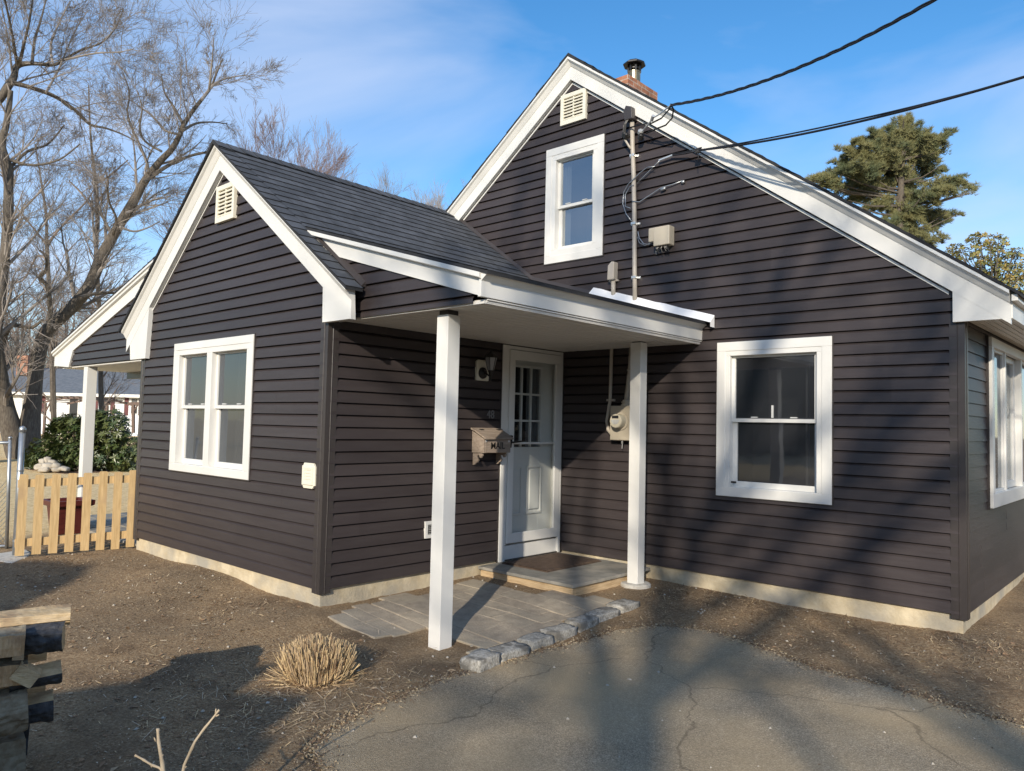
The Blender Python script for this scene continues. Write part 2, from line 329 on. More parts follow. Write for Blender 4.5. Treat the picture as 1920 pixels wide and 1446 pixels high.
def mat_asphalt():
    mt = bpy.data.materials.new('worn_asphalt'); mt.use_nodes = True; t = mt.node_tree; N = t.nodes; b = N['Principled BSDF']; b.inputs['Roughness'].default_value = .93; b.inputs['Specular IOR Level'].default_value = .25
    g = N.new('ShaderNodeNewGeometry'); P = g.outputs['Position']
    v = N.new('ShaderNodeTexVoronoi'); v.inputs['Scale'].default_value = 190; t.links.new(P, v.inputs['Vector'])
    r = N.new('ShaderNodeValToRGB'); e = r.color_ramp.elements; e[0].position = 0; e[0].color = (.19, .155, .11, 1); e[1].position = 1; e[1].color = (.55, .455, .33, 1); k = e.new(.6); k.color = (.33, .272, .19, 1)
    sp = N.new('ShaderNodeSeparateColor'); t.links.new(v.outputs['Color'], sp.inputs[0]); t.links.new(sp.outputs[0], r.inputs[0])
    n = N.new('ShaderNodeTexNoise'); n.inputs['Scale'].default_value = 1.3; n.inputs['Detail'].default_value = 6; t.links.new(P, n.inputs['Vector'])
    r2 = N.new('ShaderNodeMapRange'); r2.inputs[1].default_value = .35; r2.inputs[2].default_value = .68; r2.inputs[3].default_value = .75; r2.inputs[4].default_value = 1.25; t.links.new(n.outputs[0], r2.inputs[0])
    x = N.new('ShaderNodeMix'); x.data_type = 'RGBA'; x.blend_type = 'MULTIPLY'; x.inputs[0].default_value = 1; t.links.new(r.outputs[0], x.inputs[6]); t.links.new(r2.outputs[0], x.inputs[7])
    # brown silt washed on in patches
    n3 = N.new('ShaderNodeTexNoise'); n3.inputs['Scale'].default_value = .9; n3.inputs['Detail'].default_value = 7; t.links.new(P, n3.inputs['Vector'])
    r3 = N.new('ShaderNodeMapRange'); r3.inputs[1].default_value = .42; r3.inputs[2].default_value = .66; r3.inputs[3].default_value = .12; r3.inputs[4].default_value = .75; t.links.new(n3.outputs[0], r3.inputs[0])
    x3 = N.new('ShaderNodeMix'); x3.data_type = 'RGBA'; t.links.new(r3.outputs[0], x3.inputs[0]); t.links.new(x.outputs[2], x3.inputs[6]); x3.inputs[7].default_value = (.42, .32, .19, 1)
    # cracks
    wv = N.new('ShaderNodeTexNoise'); wv.inputs['Scale'].default_value = 1.6; wv.inputs['Detail'].default_value = 5; t.links.new(P, wv.inputs['Vector'])
    va = N.new('ShaderNodeVectorMath'); va.operation = 'MULTIPLY_ADD'; va.inputs[1].default_value = (.7, .7, 0); t.links.new(wv.outputs['Color'], va.inputs[0]); t.links.new(P, va.inputs[2])
    vc = N.new('ShaderNodeTexVoronoi'); vc.feature = 'DISTANCE_TO_EDGE'; vc.inputs['Scale'].default_value = .62; t.links.new(va.outputs[0], vc.inputs['Vector'])
    rc = N.new('ShaderNodeMapRange'); rc.inputs[1].default_value = .0015; rc.inputs[2].default_value = .007; rc.inputs[3].default_value = .42; rc.inputs[4].default_value = 0; t.links.new(vc.outputs['Distance'], rc.inputs[0])
    xc = N.new('ShaderNodeMix'); xc.data_type = 'RGBA'; t.links.new(rc.outputs[0], xc.inputs[0]); t.links.new(x3.outputs[2], xc.inputs[6]); xc.inputs[7].default_value = (.06, .045, .03, 1)
    t.links.new(xc.outputs[2], b.inputs['Base Color'])
    bp = N.new('ShaderNodeBump'); bp.inputs['Strength'].default_value = .8; bp.inputs['Distance'].default_value = .006; t.links.new(v.outputs['Distance'], bp.inputs['Height']); t.links.new(bp.outputs[0], b.inputs['Normal'])
    return mt
M['asphalt'] = mat_asphalt()
for i, (a, c) in enumerate((((.27, .225, .17), (.36, .30, .225)), ((.29, .245, .185), (.38, .32, .24)), ((.255, .215, .165), (.345, .29, .22)))):
    M['paver%d' % i] = mat('concrete_paver_%d' % i, a, .95, c, 14, bump=.5, bscale=60, c3=(.40, .34, .25), s3=2.5, r3=(.5, .7))
# ------------------------------------------------------------------ ground
GC = np.array([(-.1,-3.2,-.14),(-1.8,-3.2,-.11),(-3.7,-3.2,-.145),(1.2,-2.95,-.25),(.6,-3.3,-.2),(-.5,-4,-.2),(.3,-1.4,-.12),(1.0,-1.3,-.125),(1.4,-.45,-.14),
  (.1,-2.3,-.15),(1.0,-2.2,-.17),(1.5,-1.8,-.19),(1.6,-2.8,-.24),(1.3,-1.,-.14),(.4,-.03,-.07),(1.15,-.05,-.145),(1.65,-.03,-.15),(2.1,-.03,-.155),(2.6,-.03,-.163),(3.3,-.03,-.162),(3.95,-.1,-.145),(4.0,.4,-.13),(4.05,2,-.1),(4.05,3,-.06),(6,1,-.2),
  (2,-1.2,-.19),(3,-1.1,-.2),(4,-1.1,-.21),(2.2,-.6,-.17),(3.2,-.6,-.18),(1.25,-3.9,-.25),(1.8,-4,-.25),(2.4,-4.7,-.26),(2,-2,-.25),(3,-2,-.25),(4.5,-2,-.26),(3,-4,-.27),(5,-6,-.28),(4,-9,-.28),(1,-6,-.29),(-2,-6,-.26),(-2.5,-4.2,-.2),
  (-4,-4,-.17),(-4.5,-4.4,-.2),(-5.5,-3.3,-.17),(-6.5,-2.6,-.15),(-7,0,-.17),(-9,-3,-.22),(-13,0,-.25),(-17.8,.9,-.24),(-23,1,-.05),(-24,8,-.1),(-35,6,.05),(-47,6,.15),(-41,12,.2),(-20,-6,-.2),(-40,-10,.1),(-60,20,.3),(-40,40,.2),(-80,0,.3),(0,25,-.3),(10,10,-.25),(20,-10,-.3),(12,-20,-.3),(0,-20,-.3),(-20,-30,-.2),(150,0,-.3),(-150,0,.5),(0,150,0),(0,-150,-.3)])
def gz(X, Y):
    X = np.asarray(X, float); Y = np.asarray(Y, float)
    d2 = (X[..., None]-GC[:, 0])**2+(Y[..., None]-GC[:, 1])**2+.03
    ww = d2**-1.7
    return (ww*GC[:, 2]).sum(-1)/ww.sum(-1)
def G(x, y): return float(gz(x, y))
ASPH = [(1.74,-3.05),(1.76,-3.4),(1.80,-3.75),(1.85,-4.05),(1.93,-4.32),(2.03,-4.47),(2.28,-4.58),(2.5,-4.8),(2.55,-5.3),(2.4,-6.2),(2.3,-7.5),(2.2,-10),(2.2,-16),(16,-16),(16,-1.9),(9,-1.7),(6,-1.6),(5,-1.56),(4.49,-1.52),(4.2,-1.56),(3.79,-1.52),(3.5,-1.47),(3.17,-1.40),(2.8,-1.28),(2.47,-1.22),(2.2,-1.33),(2.02,-1.48),(1.9,-1.68),(1.84,-2.0),(1.8,-2.5)]
def jag(poly, step, amp, seed):
    rnd = random.Random(seed); o = []
    for i, p in enumerate(poly):
        q = poly[(i+1) % len(poly)]; n = max(1, int(math.hypot(q[0]-p[0], q[1]-p[1])/step))
        n = min(n, 30)
        for k in range(n):
            o.append((p[0]+(q[0]-p[0])*k/n+rnd.gauss(0, amp), p[1]+(q[1]-p[1])*k/n+rnd.gauss(0, amp)))
    return o
def inside(poly, X, Y):
    P = np.array(poly); r = np.zeros(X.shape, bool); n = len(P)
    for i in range(n):
        x0, y0 = P[i]; x1, y1 = P[(i+1) % n]
        c = ((y0 > Y) != (y1 > Y)) & (X < (x1-x0)*(Y-y0)/(y1-y0+1e-12)+x0)
        r ^= c
    return r
ASPHJ = [(x+.035*mnoise.noise(Vector((x*3.1, y*3.1, 0)))+.02*mnoise.noise(Vector((x*9, y*9, 4))), y+.035*mnoise.noise(Vector((x*3.1, y*3.1, 7)))+.02*mnoise.noise(Vector((x*9, y*9, 9)))) for x, y in jag(ASPH, .035, .005, 3)]
def za(x, y): return gz(x, y)
# ground sheet (graded grid out to the horizon)
def grade(a, b, st, far, g=1.22):
    c = list(np.arange(a, b+1e-6, st)); s = st; lo = [a]; hi = [b]
    while lo[-1] > -far: s *= g; lo.append(lo[-1]-s)
    s = st
    while hi[-1] < far: s *= g; hi.append(hi[-1]+s)
    return np.array(lo[1:][::-1]+c+hi[1:])
gx = grade(-4.6, 6.0, .05, 500); gy = grade(-5.8, .6, .05, 500)
XX, YY = np.meshgrid(gx, gy)
ZZ = gz(XX, YY)
rs = np.random.RandomState(5)
near = (XX > -4.8) & (XX < 6.5) & (YY > -6.5) & (YY < 1)
ZZ = ZZ + np.where(near, rs.normal(0, .0022, ZZ.shape), 0)
ins = inside(ASPH, XX, YY)
ZZ = np.where(ins, ZZ-.02, ZZ)
nx, ny = len(gx), len(gy)
g_ = MB(); g_.v = list(zip(XX.ravel(), YY.ravel(), ZZ.ravel()))
g_.f = [(j*nx+i, j*nx+i+1, (j+1)*nx+i+1, (j+1)*nx+i) for j in range(ny-1) for i in range(nx-1)]; g_.m = [0]*len(g_.f); g_.uv = [None]*len(g_.f)
tag(g_.build('ground', M['ground'], smooth=True, origin=(0, 0, 0)), kind='structure')
# asphalt drive: thin slab with a ragged edge
import bmesh
def sheet(name, poly, lift, mt, sub=.35):
    bm = bmesh.new(); vs = [bm.verts.new((p[0], p[1], 0)) for p in poly]; bm.faces.new(vs)
    bmesh.ops.triangulate(bm, faces=bm.faces[:])
    xs = [p[0] for p in poly]; ys = [p[1] for p in poly]
    for ax, lo, hi in ((0, min(xs), max(xs)), (1, min(ys), max(ys))):
        t = lo+sub
        while t < hi:
            co = [0, 0, 0]; no = [0, 0, 0]; co[ax] = t; no[ax] = 1
            bmesh.ops.bisect_plane(bm, geom=bm.verts[:]+bm.edges[:]+bm.faces[:], plane_co=co, plane_no=no); t += sub
    for v in bm.verts: v.co.z = G(v.co.x, v.co.y)+lift
    r = bmesh.ops.extrude_face_region(bm, geom=bm.faces[:])
    for e in r['geom']:
        if isinstance(e, bmesh.types.BMVert): e.co.z -= .04
    bmesh.ops.recalc_face_normals(bm, faces=bm.faces[:])
    me = bpy.data.meshes.new(name); bm.to_mesh(me); bm.free(); me.materials.append(mt)
    o = bpy.data.objects.new(name, me); COL.objects.link(o); WL[o] = Vector((0, 0, 0)); return o
tag(sheet('driveway', ASPHJ, .006, M['asphalt']), kind='structure')

# ------------------------------------------------------------------ house
L, W, R, XL, EX = 3.096, 3.707, 3.947, -3.63, .1016
house = thing('cottage', (0, 0, -.2), 'dark brown clapboard cottage with white trim, two gables and a small corner porch', 'house')
def Ff(s, z, o): return (s, -L-o, z)
def Fm(s, z, o): return (s, -o, z)
def Fr(s, z, o): return (o, s, z)
def Fs(s, z, o): return (R+o, s, z)
def Fl(s, z, o): return (-W-o, s, z)
def clip(poly, ax, v, keep_gt):
    o = []
    for i, p in enumerate(poly):
        q = poly[(i+1) % len(poly)]; a = (p[ax]-v)*(1 if keep_gt else -1); b = (q[ax]-v)*(1 if keep_gt else -1)
        if a >= 0: o.append(p)
        if (a > 0 > b) or (a < 0 < b):
            t = a/(a-b); o.append((p[0]+(q[0]-p[0])*t, p[1]+(q[1]-p[1])*t))
    return o
def siding(mb, poly, holes, F, e=EX, lip=.021, z0=0., m=0, base=.001):
    zs = [p[1] for p in poly]; k = math.floor((min(zs)-z0)/e+1e-6)
    while z0+k*e < max(zs)-1e-6:
        za_, zb_ = z0+k*e, z0+(k+1)*e
        br = sorted({za_, zb_} | {h for r in holes for h in (r[2], r[3]) if za_ < h < zb_})
        for a, b in zip(br, br[1:]):
            pc = clip(clip(poly, 1, a, True), 1, b, False)
            if len(pc) < 3: continue
            pcs = [pc]
            for (h0, h1, h2, h3) in holes:
                if h2 <= a+1e-9 and h3 >= b-1e-9:
                    pcs = [q for p in pcs for q in (clip(p, 0, h0, False), clip(p, 0, h1, True)) if len(q) >= 3]
            for p in pcs:
                if lip < .012: mb.face([F(s, z, base+lip*(1-(z-za_)/e)) for s, z in p], m, [(s, z) for s, z in p])
                else:
                    zm = za_+.76*e
                    def of(z): return lip*(1-.30*(z-za_)/(.76*e)) if z <= zm+1e-9 else lip*(.70-1.12*(z-zm)/(.24*e))
                    for q in (clip(p, 1, zm, False), clip(p, 1, zm, True)):
                        if len(q) >= 3: mb.face([F(s, z, base+of(z)) for s, z in q], m, [(s, z) for s, z in q])
                if abs(a-za_) < 1e-9:
                    bs = [s for s, z in p if abs(z-za_) < 1e-6]
                    if len(bs) >= 2:
                        s0, s1 = min(bs), max(bs)
                        mb.face([F(s0, za_, base-(.6*lip if lip > .012 else 0)), F(s1, za_, base-(.6*lip if lip > .012 else 0)), F(s1, za_, base+lip), F(s0, za_, base+lip)], m, [(s0, za_)]*4)
        k += 1
def seams(mb, F, pts):
    for s_, k in pts:
        z = k*EX; mb.faces([F(s_, z, .0205), F(s_+.0022, z, .0205), F(s_+.0022, z+.076, .0145), F(s_, z+.076, .0145), F(s_, z, .0225), F(s_+.0022, z, .0225), F(s_+.0022, z+.076, .0165), F(s_, z+.076, .0165)], [(4,5,6,7),(0,1,5,4),(1,2,6,5),(2,3,7,6),(3,0,4,7)])
H_front = (-2.77, -1.25, .86, 2.08); H_main = (1.97, 2.90, .80, 2.12); H_attic = (-.19, .44, 3.31, 4.49); H_door = (-.96, -.06, -.1, 2.19)
H_side = (.90, 4.6, .82, 2.17)
PKM, PZM, SLM = .085, 5.57, .74          # main ridge x, z of the shingles, slope
PKB, PZB = -1.90, 4.115                  # bump gable ridge
def zmain(x): return PZM-SLM*abs(x-PKM)
SRB, SLB = .7306, .797
def zbump(x): return PZB-(SRB if x > PKB else SLB)*abs(x-PKB)
mb = MB(); siding(mb, [(-W+.02, 0), (-.02, 0), (-.02, 2.6), (PKB, zbump(PKB)-.2), (-W+.02, 2.55)], [H_front], Ff); seams(mb, Ff, [(s_, k) for s_, k0 in ((-2.9, 2), (-.6, 6), (-3.1, 12), (-.75, 14), (-1.9, 24), (-.9, 20), (-3.0, 20), (-2.1, 4)) for k in (k0, k0+1)])
tag(mb.build('wall', M['siding'], house), 'front gable wall of dark siding beside the picket fence')
mb = MB(); siding(mb, [(XL, 0), (R-.02, 0), (R-.02, 2.56), (PKM, zmain(PKM)-.2), (XL, 2.56)], [H_main, H_attic], Fm); seams(mb, Fm, [(s_, k) for s_, k0 in ((1.35, 4), (3.3, 2), (3.5, 8), (1.1, 10), (3.2, 14), (1.7, 16), (3.4, 20), (2.2, 22), (1.6, 26), (2.6, 28), (1.3, 30), (.75, 38), (2.0, 34), (2.5, 4), (1.9, 2)) for k in (k0, k0+1)])
tag(mb.build('wall', M['siding'], house), 'tall main gable wall of dark siding')
mb = MB(); siding(mb, [(-L+.02, 0), (-.02, 0), (-.02, 2.3), (-L+.02, 2.3)], [H_door], Fr)
tag(mb.build('wall', M['siding'], house), 'siding wall under the porch with the mailbox and door')
mb = MB(); siding(mb, [(.02, 0), (9, 0), (9, 2.35), (.02, 2.35)], [H_side], Fs, lip=.0115); seams(mb, Fs, [(.5, 3), (.5, 4), (.62, 1), (.62, 2), (1.6, 5), (1.6, 6)])
tag(mb.build('wall', M['siding'], house), 'side wall of dark siding round the corner')
mb = MB(); siding(mb, [(-L+.02, 0), (0, 0), (0, 2.6), (-L+.02, 2.6)], [], Fl); mb.build('wall', M['siding'], house)
YP = -3.02
def Fp(s, z, o): return (s, YP-o, z)
mb = MB(); siding(mb, [(-.5, 2.2), (1.62, 2.2), (1.62, 2.275), (-.5, 2.90)], [], Fp, z0=2.2-.045)
tag(mb.build('wall', M['siding'], house), 'narrow triangle of siding above the porch')
mb = MB(); siding(mb, [(-6.5, 2.06), (-W, 2.06), (-W, 2.98), (-6.45, 2.26)], [], lambda s, z, o: (s, -2.98-o, z), z0=2.06-.03)
tag(mb.build('wall', M['siding'], house), 'triangle of siding over the side porch')
# corner posts
def corner_post(cx, cy, sx, sy, z0, z1):
    """cx, cy = corner of the siding planes; sx, sy = outward directions"""
    p = .02; wdt = .088; mb = MB()
    prof = [(-wdt, 0), (-wdt, p), (-.034, p), (-.030, p+.005), (-.026, p), (p, p), (p, -.026), (p+.005, -.030), (p, -.034), (p, -wdt), (0, -wdt), (0, 0)]
    pts = [(cx+sx*a, cy+sy*b, z0) for a, b in prof]
    mb.prism(pts, (0, 0, z1-z0)); return mb.build('corner_post', M['brown_trim'], house)
corner_post(0, -L, 1, -1, -.035, 2.3); corner_post(R, 0, 1, -1, -.035, 2.3); corner_post(-W, -L, -1, -1, -.03, 2.4)
mb = MB(); mb.box(.0, -.035, -.02, .035, .0, 2.2); mb.build('corner_post', M['brown_trim'], house)
# foundation
mb = MB()
mb.prism([(-W+.01, -L+.012, -.6), (-.01, -L+.012, -.6), (-.01, -.0, -.6), (-W+.01, 0, -.6)], (0, 0, .6))
mb.prism([(-.01, .012, -.6), (R-.012, .012, -.6), (R-.012, 9, -.6), (-.01, 9, -.6)], (0, 0, .6))
mb.build('foundation', M['concrete'], house)

# roofs: stepped shingle courses on slabs
def roof_slab(mb, prof, y0, y1, e=.143):
    """prof: list of (x, z) from the eave up to the ridge; front edge y0, back y1"""
    t0 = 0
    for (xa, z_a), (xb, z_b) in zip(prof, prof[1:]):
        ln = math.hypot(xb-xa, z_b-z_a); dx, dz = (xb-xa)/ln, (z_b-z_a)/ln; n = Vector((-dz, 0, dx))
        if n.z < 0: n = -n
        def F(s, t, o, xa=xa, z_a=z_a, dx=dx, dz=dz, n=n, t0=t0): return (xa+dx*(t-t0)+n.x*o, s, z_a+dz*(t-t0)+n.z*o)
        siding(mb, [(y0, t0), (y1, t0), (y1, t0+ln), (y0, t0+ln)], [], F, e=e, lip=.008, z0=0, base=0)
        q = [(xa, z_a), (xb, z_b)]
        mb.prism([(q[0][0], y0, q[0][1]), (q[1][0], y0, q[1][1]), (q[1][0], y0, q[1][1]-.022), (q[0][0], y0, q[0][1]-.022)], (0, y1-y0, 0))
        t0 += ln
XJ = -.45; ZJ = zbump(XJ); EPX, EPZ = 1.80, 2.395
mb = MB()
roof_slab(mb, [(EPX, EPZ), (XJ, ZJ), (PKB, PZB)], -3.085, .0)
roof_slab(mb, [(.43, zbump(.43)), (XJ, ZJ), (PKB, PZB)], -3.25, -3.0851)
XJL = -2.72; ZJL = zbump(XJL); ELX, ELZ = -7.15, 2.295
roof_slab(mb, [(ELX, ELZ), (XJL, ZJL), (PKB, PZB)], -3.06, .0)
roof_slab(mb, [(-4.09, zbump(-4.09)), (XJL, ZJL), (PKB, PZB)], -3.25, -3.0601)
rr = random.Random(8)                                             # ridge cap shingles
y = -3.25
while y < -.2:
    l = .30
    for sx, sl in ((1, SRB), (-1, SLB)):
        mb.face([(PKB, y, PZB+.02), (PKB, y+l, PZB+.008), (PKB+sx*.13, y+l, PZB-sl*.13+.008), (PKB+sx*.13, y, PZB-sl*.13+.024)], 0, [(y, 0), (y+l, 0), (y+l, .13), (y, .13)])
        mb.face([(PKB, y, PZB+.02), (PKB+sx*.13, y, PZB-sl*.13+.024), (PKB+sx*.13, y, PZB-sl*.13+.004), (PKB, y, PZB)], 0, [(y, 0)]*4)
    y += .143
rb = tag(mb.build('roof', M['shingle'], house), 'charcoal shingle roof sweeping down over the porch')
mb = MB()
roof_slab(mb, [(4.345, zmain(4.345)), (PKM, PZM)], -.12, 9)
roof_slab(mb, [(-4.2, zmain(-4.2)), (PKM, PZM)], -.12, 9)
y = -.12
while y < 9:
    for sx in (1, -1):
        wv = .012*math.sin(y*7)
        mb.face([(PKM, y, PZM+.022), (PKM, y+.3, PZM+.01), (PKM+sx*.14, y+.3, PZM-SLM*.14+.01), (PKM+sx*.14, y, PZM-SLM*.14+.026+wv)], 0, [(y, 0), (y+.3, 0), (y+.3, .13), (y, .13)])
        mb.face([(PKM, y, PZM+.022), (PKM+sx*.14, y, PZM-SLM*.14+.026+wv), (PKM+sx*.14, y, PZM-SLM*.14+.002), (PKM, y, PZM)], 0, [(y, 0)]*4)
    y += .143
# uneven shingle edge along the rakes
for sx, xe in ((1, 4.345), (-1, -1.9)):
    t = 0; ln = abs(xe-PKM)
    while t < ln-.02:
        xa, xb = PKM+sx*t, PKM+sx*min(t+.115, ln); d = rr.uniform(.0, .012); h = rr.uniform(.004, .013)
        mb.prism([(xa, -.125-d, zmain(xa)+h*.3), (xb, -.125-d, zmain(xb)+h), (xb, -.125-d, zmain(xb)-.02), (xa, -.125-d, zmain(xa)-.02)], (0, .02, 0)); t += .115
rm = tag(mb.build('roof', M['shingle'], house), 'steep charcoal roof of the main gable')

# rake boards: drip edge, leaning crown, flat board, swept along the slopes
def sweep(mb, stations, prof, F):
    """stations: (x, z) along the slope; prof: (out, dz) ring; F(x, out, z) -> point"""
    n = len(prof); V = []
    for x, z in stations:
        for o, dz in prof: V.append(F(x, o, z+dz))
    K = len(stations)
    Fc = [(i*n+k, i*n+(k+1) % n, (i+1)*n+(k+1) % n, (i+1)*n+k) for i in range(K-1) for k in range(n)] + [tuple(range(n))[::-1], tuple((K-1)*n+k for k in range(n))]
    mb.faces(V, Fc)
PROF = [(-.03, -.024), (.062, -.024), (.064, -.050), (.054, -.056), (.040, -.062), (.008, -.115), (0, -.122), (0, -.27), (-.045, -.27)]
def rake(st, yr, prof=PROF):
    mb = MB(); sweep(mb, st, prof, lambda x, o, z: (x, yr-o, z)); return mb
YRB = -3.165
mb = rake([(-4.06, zbump(-4.06)), (PKB, PZB), (.395, zbump(.395))], YRB)
mb.prism([(.0, YRB+.002, 2.172), (.385, YRB+.002, 2.172), (.385, YRB+.002, 2.22), (-.012, YRB+.002, 2.50)], (0, .05, 0))
mb.prism([(-3.505, YRB+.002, 2.026), (-3.93, YRB+.002, 2.026), (-3.96, YRB+.002, 2.2), (-4.04, YRB+.002, 2.31), (-3.46, YRB+.002, 2.62)], (0, .05, 0))
sweep(mb, [(-3.50, zbump(-3.50)), (PKB, PZB), (-.01, zbump(-.01))], [(-.02, -.272), (.0, -.285), (.0, -.303), (-.02, -.303)], lambda x, o, z: (x, -L-.026-o, z))
mb.build('rake_board', M['white'], house)
YRM = -.065
mb = rake([(-2.2, zmain(-2.2)), (PKM, PZM), (4.275, zmain(4.275))], YRM)
mb.prism([(3.895, YRM+.002, 2.242), (4.265, YRM+.002, 2.242), (4.265, YRM+.002, 2.26), (3.895, YRM+.002, 2.53)], (0, .05, 0))
sweep(mb, [(-1.85, zmain(-1.85)), (PKM, PZM), (3.86, zmain(3.86))], [(-.02, -.275), (.0, -.290), (.0, -.312), (-.02, -.312)], lambda x, o, z: (x, -.026-o, z))
mb.build('rake_board', M['white'], house)
# eave of the main roof on the side: fascia and soffit
mb = MB(); mb.box(4.262, -.05, 2.242, 4.285, 9, 2.40); mb.box(4.285, -.1, 2.365, 4.325, 9, 2.415); mb.build('fascia', M['white'], house, bevel=.003)
mb = MB()
x = R+.02
while x < 4.26: mb.box(x, -.05, 2.262, x+.044, 9, 2.272); x += .05
mb.box(R, -.05, 2.273, 4.262, 9, 2.28); mb.build('soffit', M['soffit'], house)
# porch trim
PPROF = [(-.03, -.024), (.042, -.024), (.044, -.058), (.034, -.064), (.0, -.064), (0, -.185), (-.03, -.185)]
YF = -3.056
def zporch(x): return EPZ+(ZJ-EPZ)*(EPX-x)/(EPX-XJ)
mb = MB(); sweep(mb, [(-.47, zporch(-.47)), (1.735, zporch(1.735))], PPROF, lambda x, o, z: (x, YF-o, z))
mb.build('rake_board', M['white'], house, bevel=.002)
XF = 1.735; zE = zporch(XF)
FPROF = [(-.02, -.02), (.05, -.02), (.052, -.034), (.046, -.042), (.006, -.072), (0, -.078), (0, zE and -.185), (-.03, -.185)]
mb = MB(); sweep(mb, [(-3.075, zE), (.0, zE)], FPROF, lambda y_, o, z: (XF+o, y_, z)); mb.build('fascia', M['white'], house, bevel=.002)
mb = MB()
x = .03
while x < XF-.05: mb.box(x, -3.0, 2.2, x+.088, -.022, 2.214); x += .1
mb.box(.02, -3.0, 2.2145, XF-.005, -.02, 2.222); mb.box(.022, -3.02, 2.19, XF-.02, -3.001, 2.212); mb.box(XF-.05, -3.0, 2.192, XF-.02, -.022, 2.1995)
mb.build('soffit', M['soffit'], house)
# side porch
YFL = -3.016
def zporl(x): return ELZ+(ZJL-ELZ)*(x-ELX)/(XJL-ELX)
mb = MB(); sweep(mb, [(-7.12, zporl(-7.12)), (-2.85, zporl(-2.85))], [(-.03, -.024), (.05, -.024), (.05, -.05), (.03, -.055), (.03, -.085), (.0, -.09), (0, -.235), (-.03, -.235)], lambda x, o, z: (x, YFL-o, z))
mb.prism([(-6.5, YFL-.002, 2.04), (-7.06, YFL-.002, 2.075), (-7.06, YFL-.002, 2.12), (-6.35, YFL-.002, 2.28)], (0, .04, 0))
mb.build('rake_board', M['white'], house)
mb = MB(); mb.box(-7.09, -2.99, 2.06, -7.06, 0, 2.27); mb.build('fascia', M['white'], house)
mb = MB(); mb.box(-6.9, -2.97, 2.035, -W-.02, -1.95, 2.05); mb.box(-6.5, -2.96, 2.03, -W-.02, -2.86, 2.0345); mb.build('soffit', M['soffit'], house)
mb = MB(); mb.box(-6.9, -2.08, 1.94, -W-.02, -1.98, 2.034); mb.build('beam', M['brown_trim'], house)
# roof-to-wall flashing
mb = MB(); jb = 0; xs = np.linspace(.43, 1.87, 14)
for a, b in zip(xs, xs[1:]):
    ja, jb = jb if a > .44 else .004, rr.uniform(0, .009)
    mb.face([(a, -.115, zporch(a)+.012), (b, -.115, zporch(b)+.012), (b, -.03, zporch(b)+.085+jb), (a, -.03, zporch(a)+.085+ja)])
    mb.face([(a, -.115, zporch(a)+.012), (b, -.115, zporch(b)+.012), (b, -.115, zporch(b)-.03), (a, -.115, zporch(a)-.03)] if a > 1.8 else [(a, -.03, zporch(a)+.085+ja), (b, -.03, zporch(b)+.085+jb), (b, -.018, zporch(b)+.085), (a, -.018, zporch(a)+.085)])
mb.face([(1.87, -.115, zporch(1.87)+.012), (1.87, -.03, zporch(1.87)+.09), (1.87, -.03, zporch(1.87)-.03), (1.87, -.115, zporch(1.87)-.03)])
mb.build('flashing', mat('white_flashing', (.80, .80, .80), .35), house)
mb = MB(); sweep(mb, [(PKB+.1, zbump(PKB+.1)), (XJ, ZJ), (.5, zporch(.5))], [(.0, .0), (.03, .006), (.03, .012), (.004, .05), (0, .05)], lambda x, o, z: (x, -.02-o, z)); mb.build('flashing', M['brown_trim'], house)
mb = MB(); sweep(mb, [(XJ+.1, zbump(XJ+.1)), (.40, zbump(.40))], [(.0, .0), (.05, .006), (.05, .012), (.004, .055), (0, .055)], lambda x, o, z: (x, YP-.01-o, z)); mb.build('flashing', M['brown_trim'], house)
# porch posts
def post(x0, x1, y0, y1, z0, z1, ztop):
    mb = MB(); mb.box(x0, y0, z0, x1, y1, z1)
    o = mb.build('porch_post', M['white'], house, bevel=.004)
    if ztop > z1+.005:
        c = MB(); c.box(x0+.012, y0+.012, z1-.02, x1-.012, y1-.012, ztop); c.build('post_core', M['black'], o)
    return o
post(1.14, 1.262, -2.93, -2.808, -.27, 2.165, 2.2)
post(1.225, 1.342, -.492, -.375, -.115, 2.19, 2.2)
post(-6.06, -5.925, -2.96, -2.83, -.25, 2.04, 2.04)
for cx, cy, r, zz in ((1.283, -.433, .145, -.108), (1.2, -2.87, .15, -.262)):
    mb = MB(); mb.lathe((cx, cy, zz-.2), [(r+.01, 0), (r, .19), (r-.012, .2)], 28); mb.build('post_footing', M['padconc'], house)

# windows
def rect_frame(mb, F, s0, s1, z0, z1, ws, wt, wb, o0, o1):
    """flat picture frame: outer rect, stile width, top and bottom width, depth from o0 to o1"""
    def bx(a, b, c, d):
        P = [F(a, c, o0), F(b, c, o0), F(b, d, o0), F(a, d, o0), F(a, c, o1), F(b, c, o1), F(b, d, o1), F(a, d, o1)]
        mb.faces(P, [(0,3,2,1),(4,5,6,7),(0,1,5,4),(1,2,6,5),(2,3,7,6),(3,0,4,7)])
    bx(s0, s1, z1-wt, z1); bx(s0, s1, z0, z0+wb); bx(s0, s0+ws, z0+wb, z1-wt); bx(s1-ws, s1, z0+wb, z1-wt)
def pbox(mb, F, a, b, c, d, o0, o1, m=0):
    P = [F(a, c, o0), F(b, c, o0), F(b, d, o0), F(a, d, o0), F(a, c, o1), F(b, c, o1), F(b, d, o1), F(a, d, o1)]
    mb.faces(P, [(0,3,2,1),(4,5,6,7),(0,1,5,4),(1,2,6,5),(2,3,7,6),(3,0,4,7)], m)
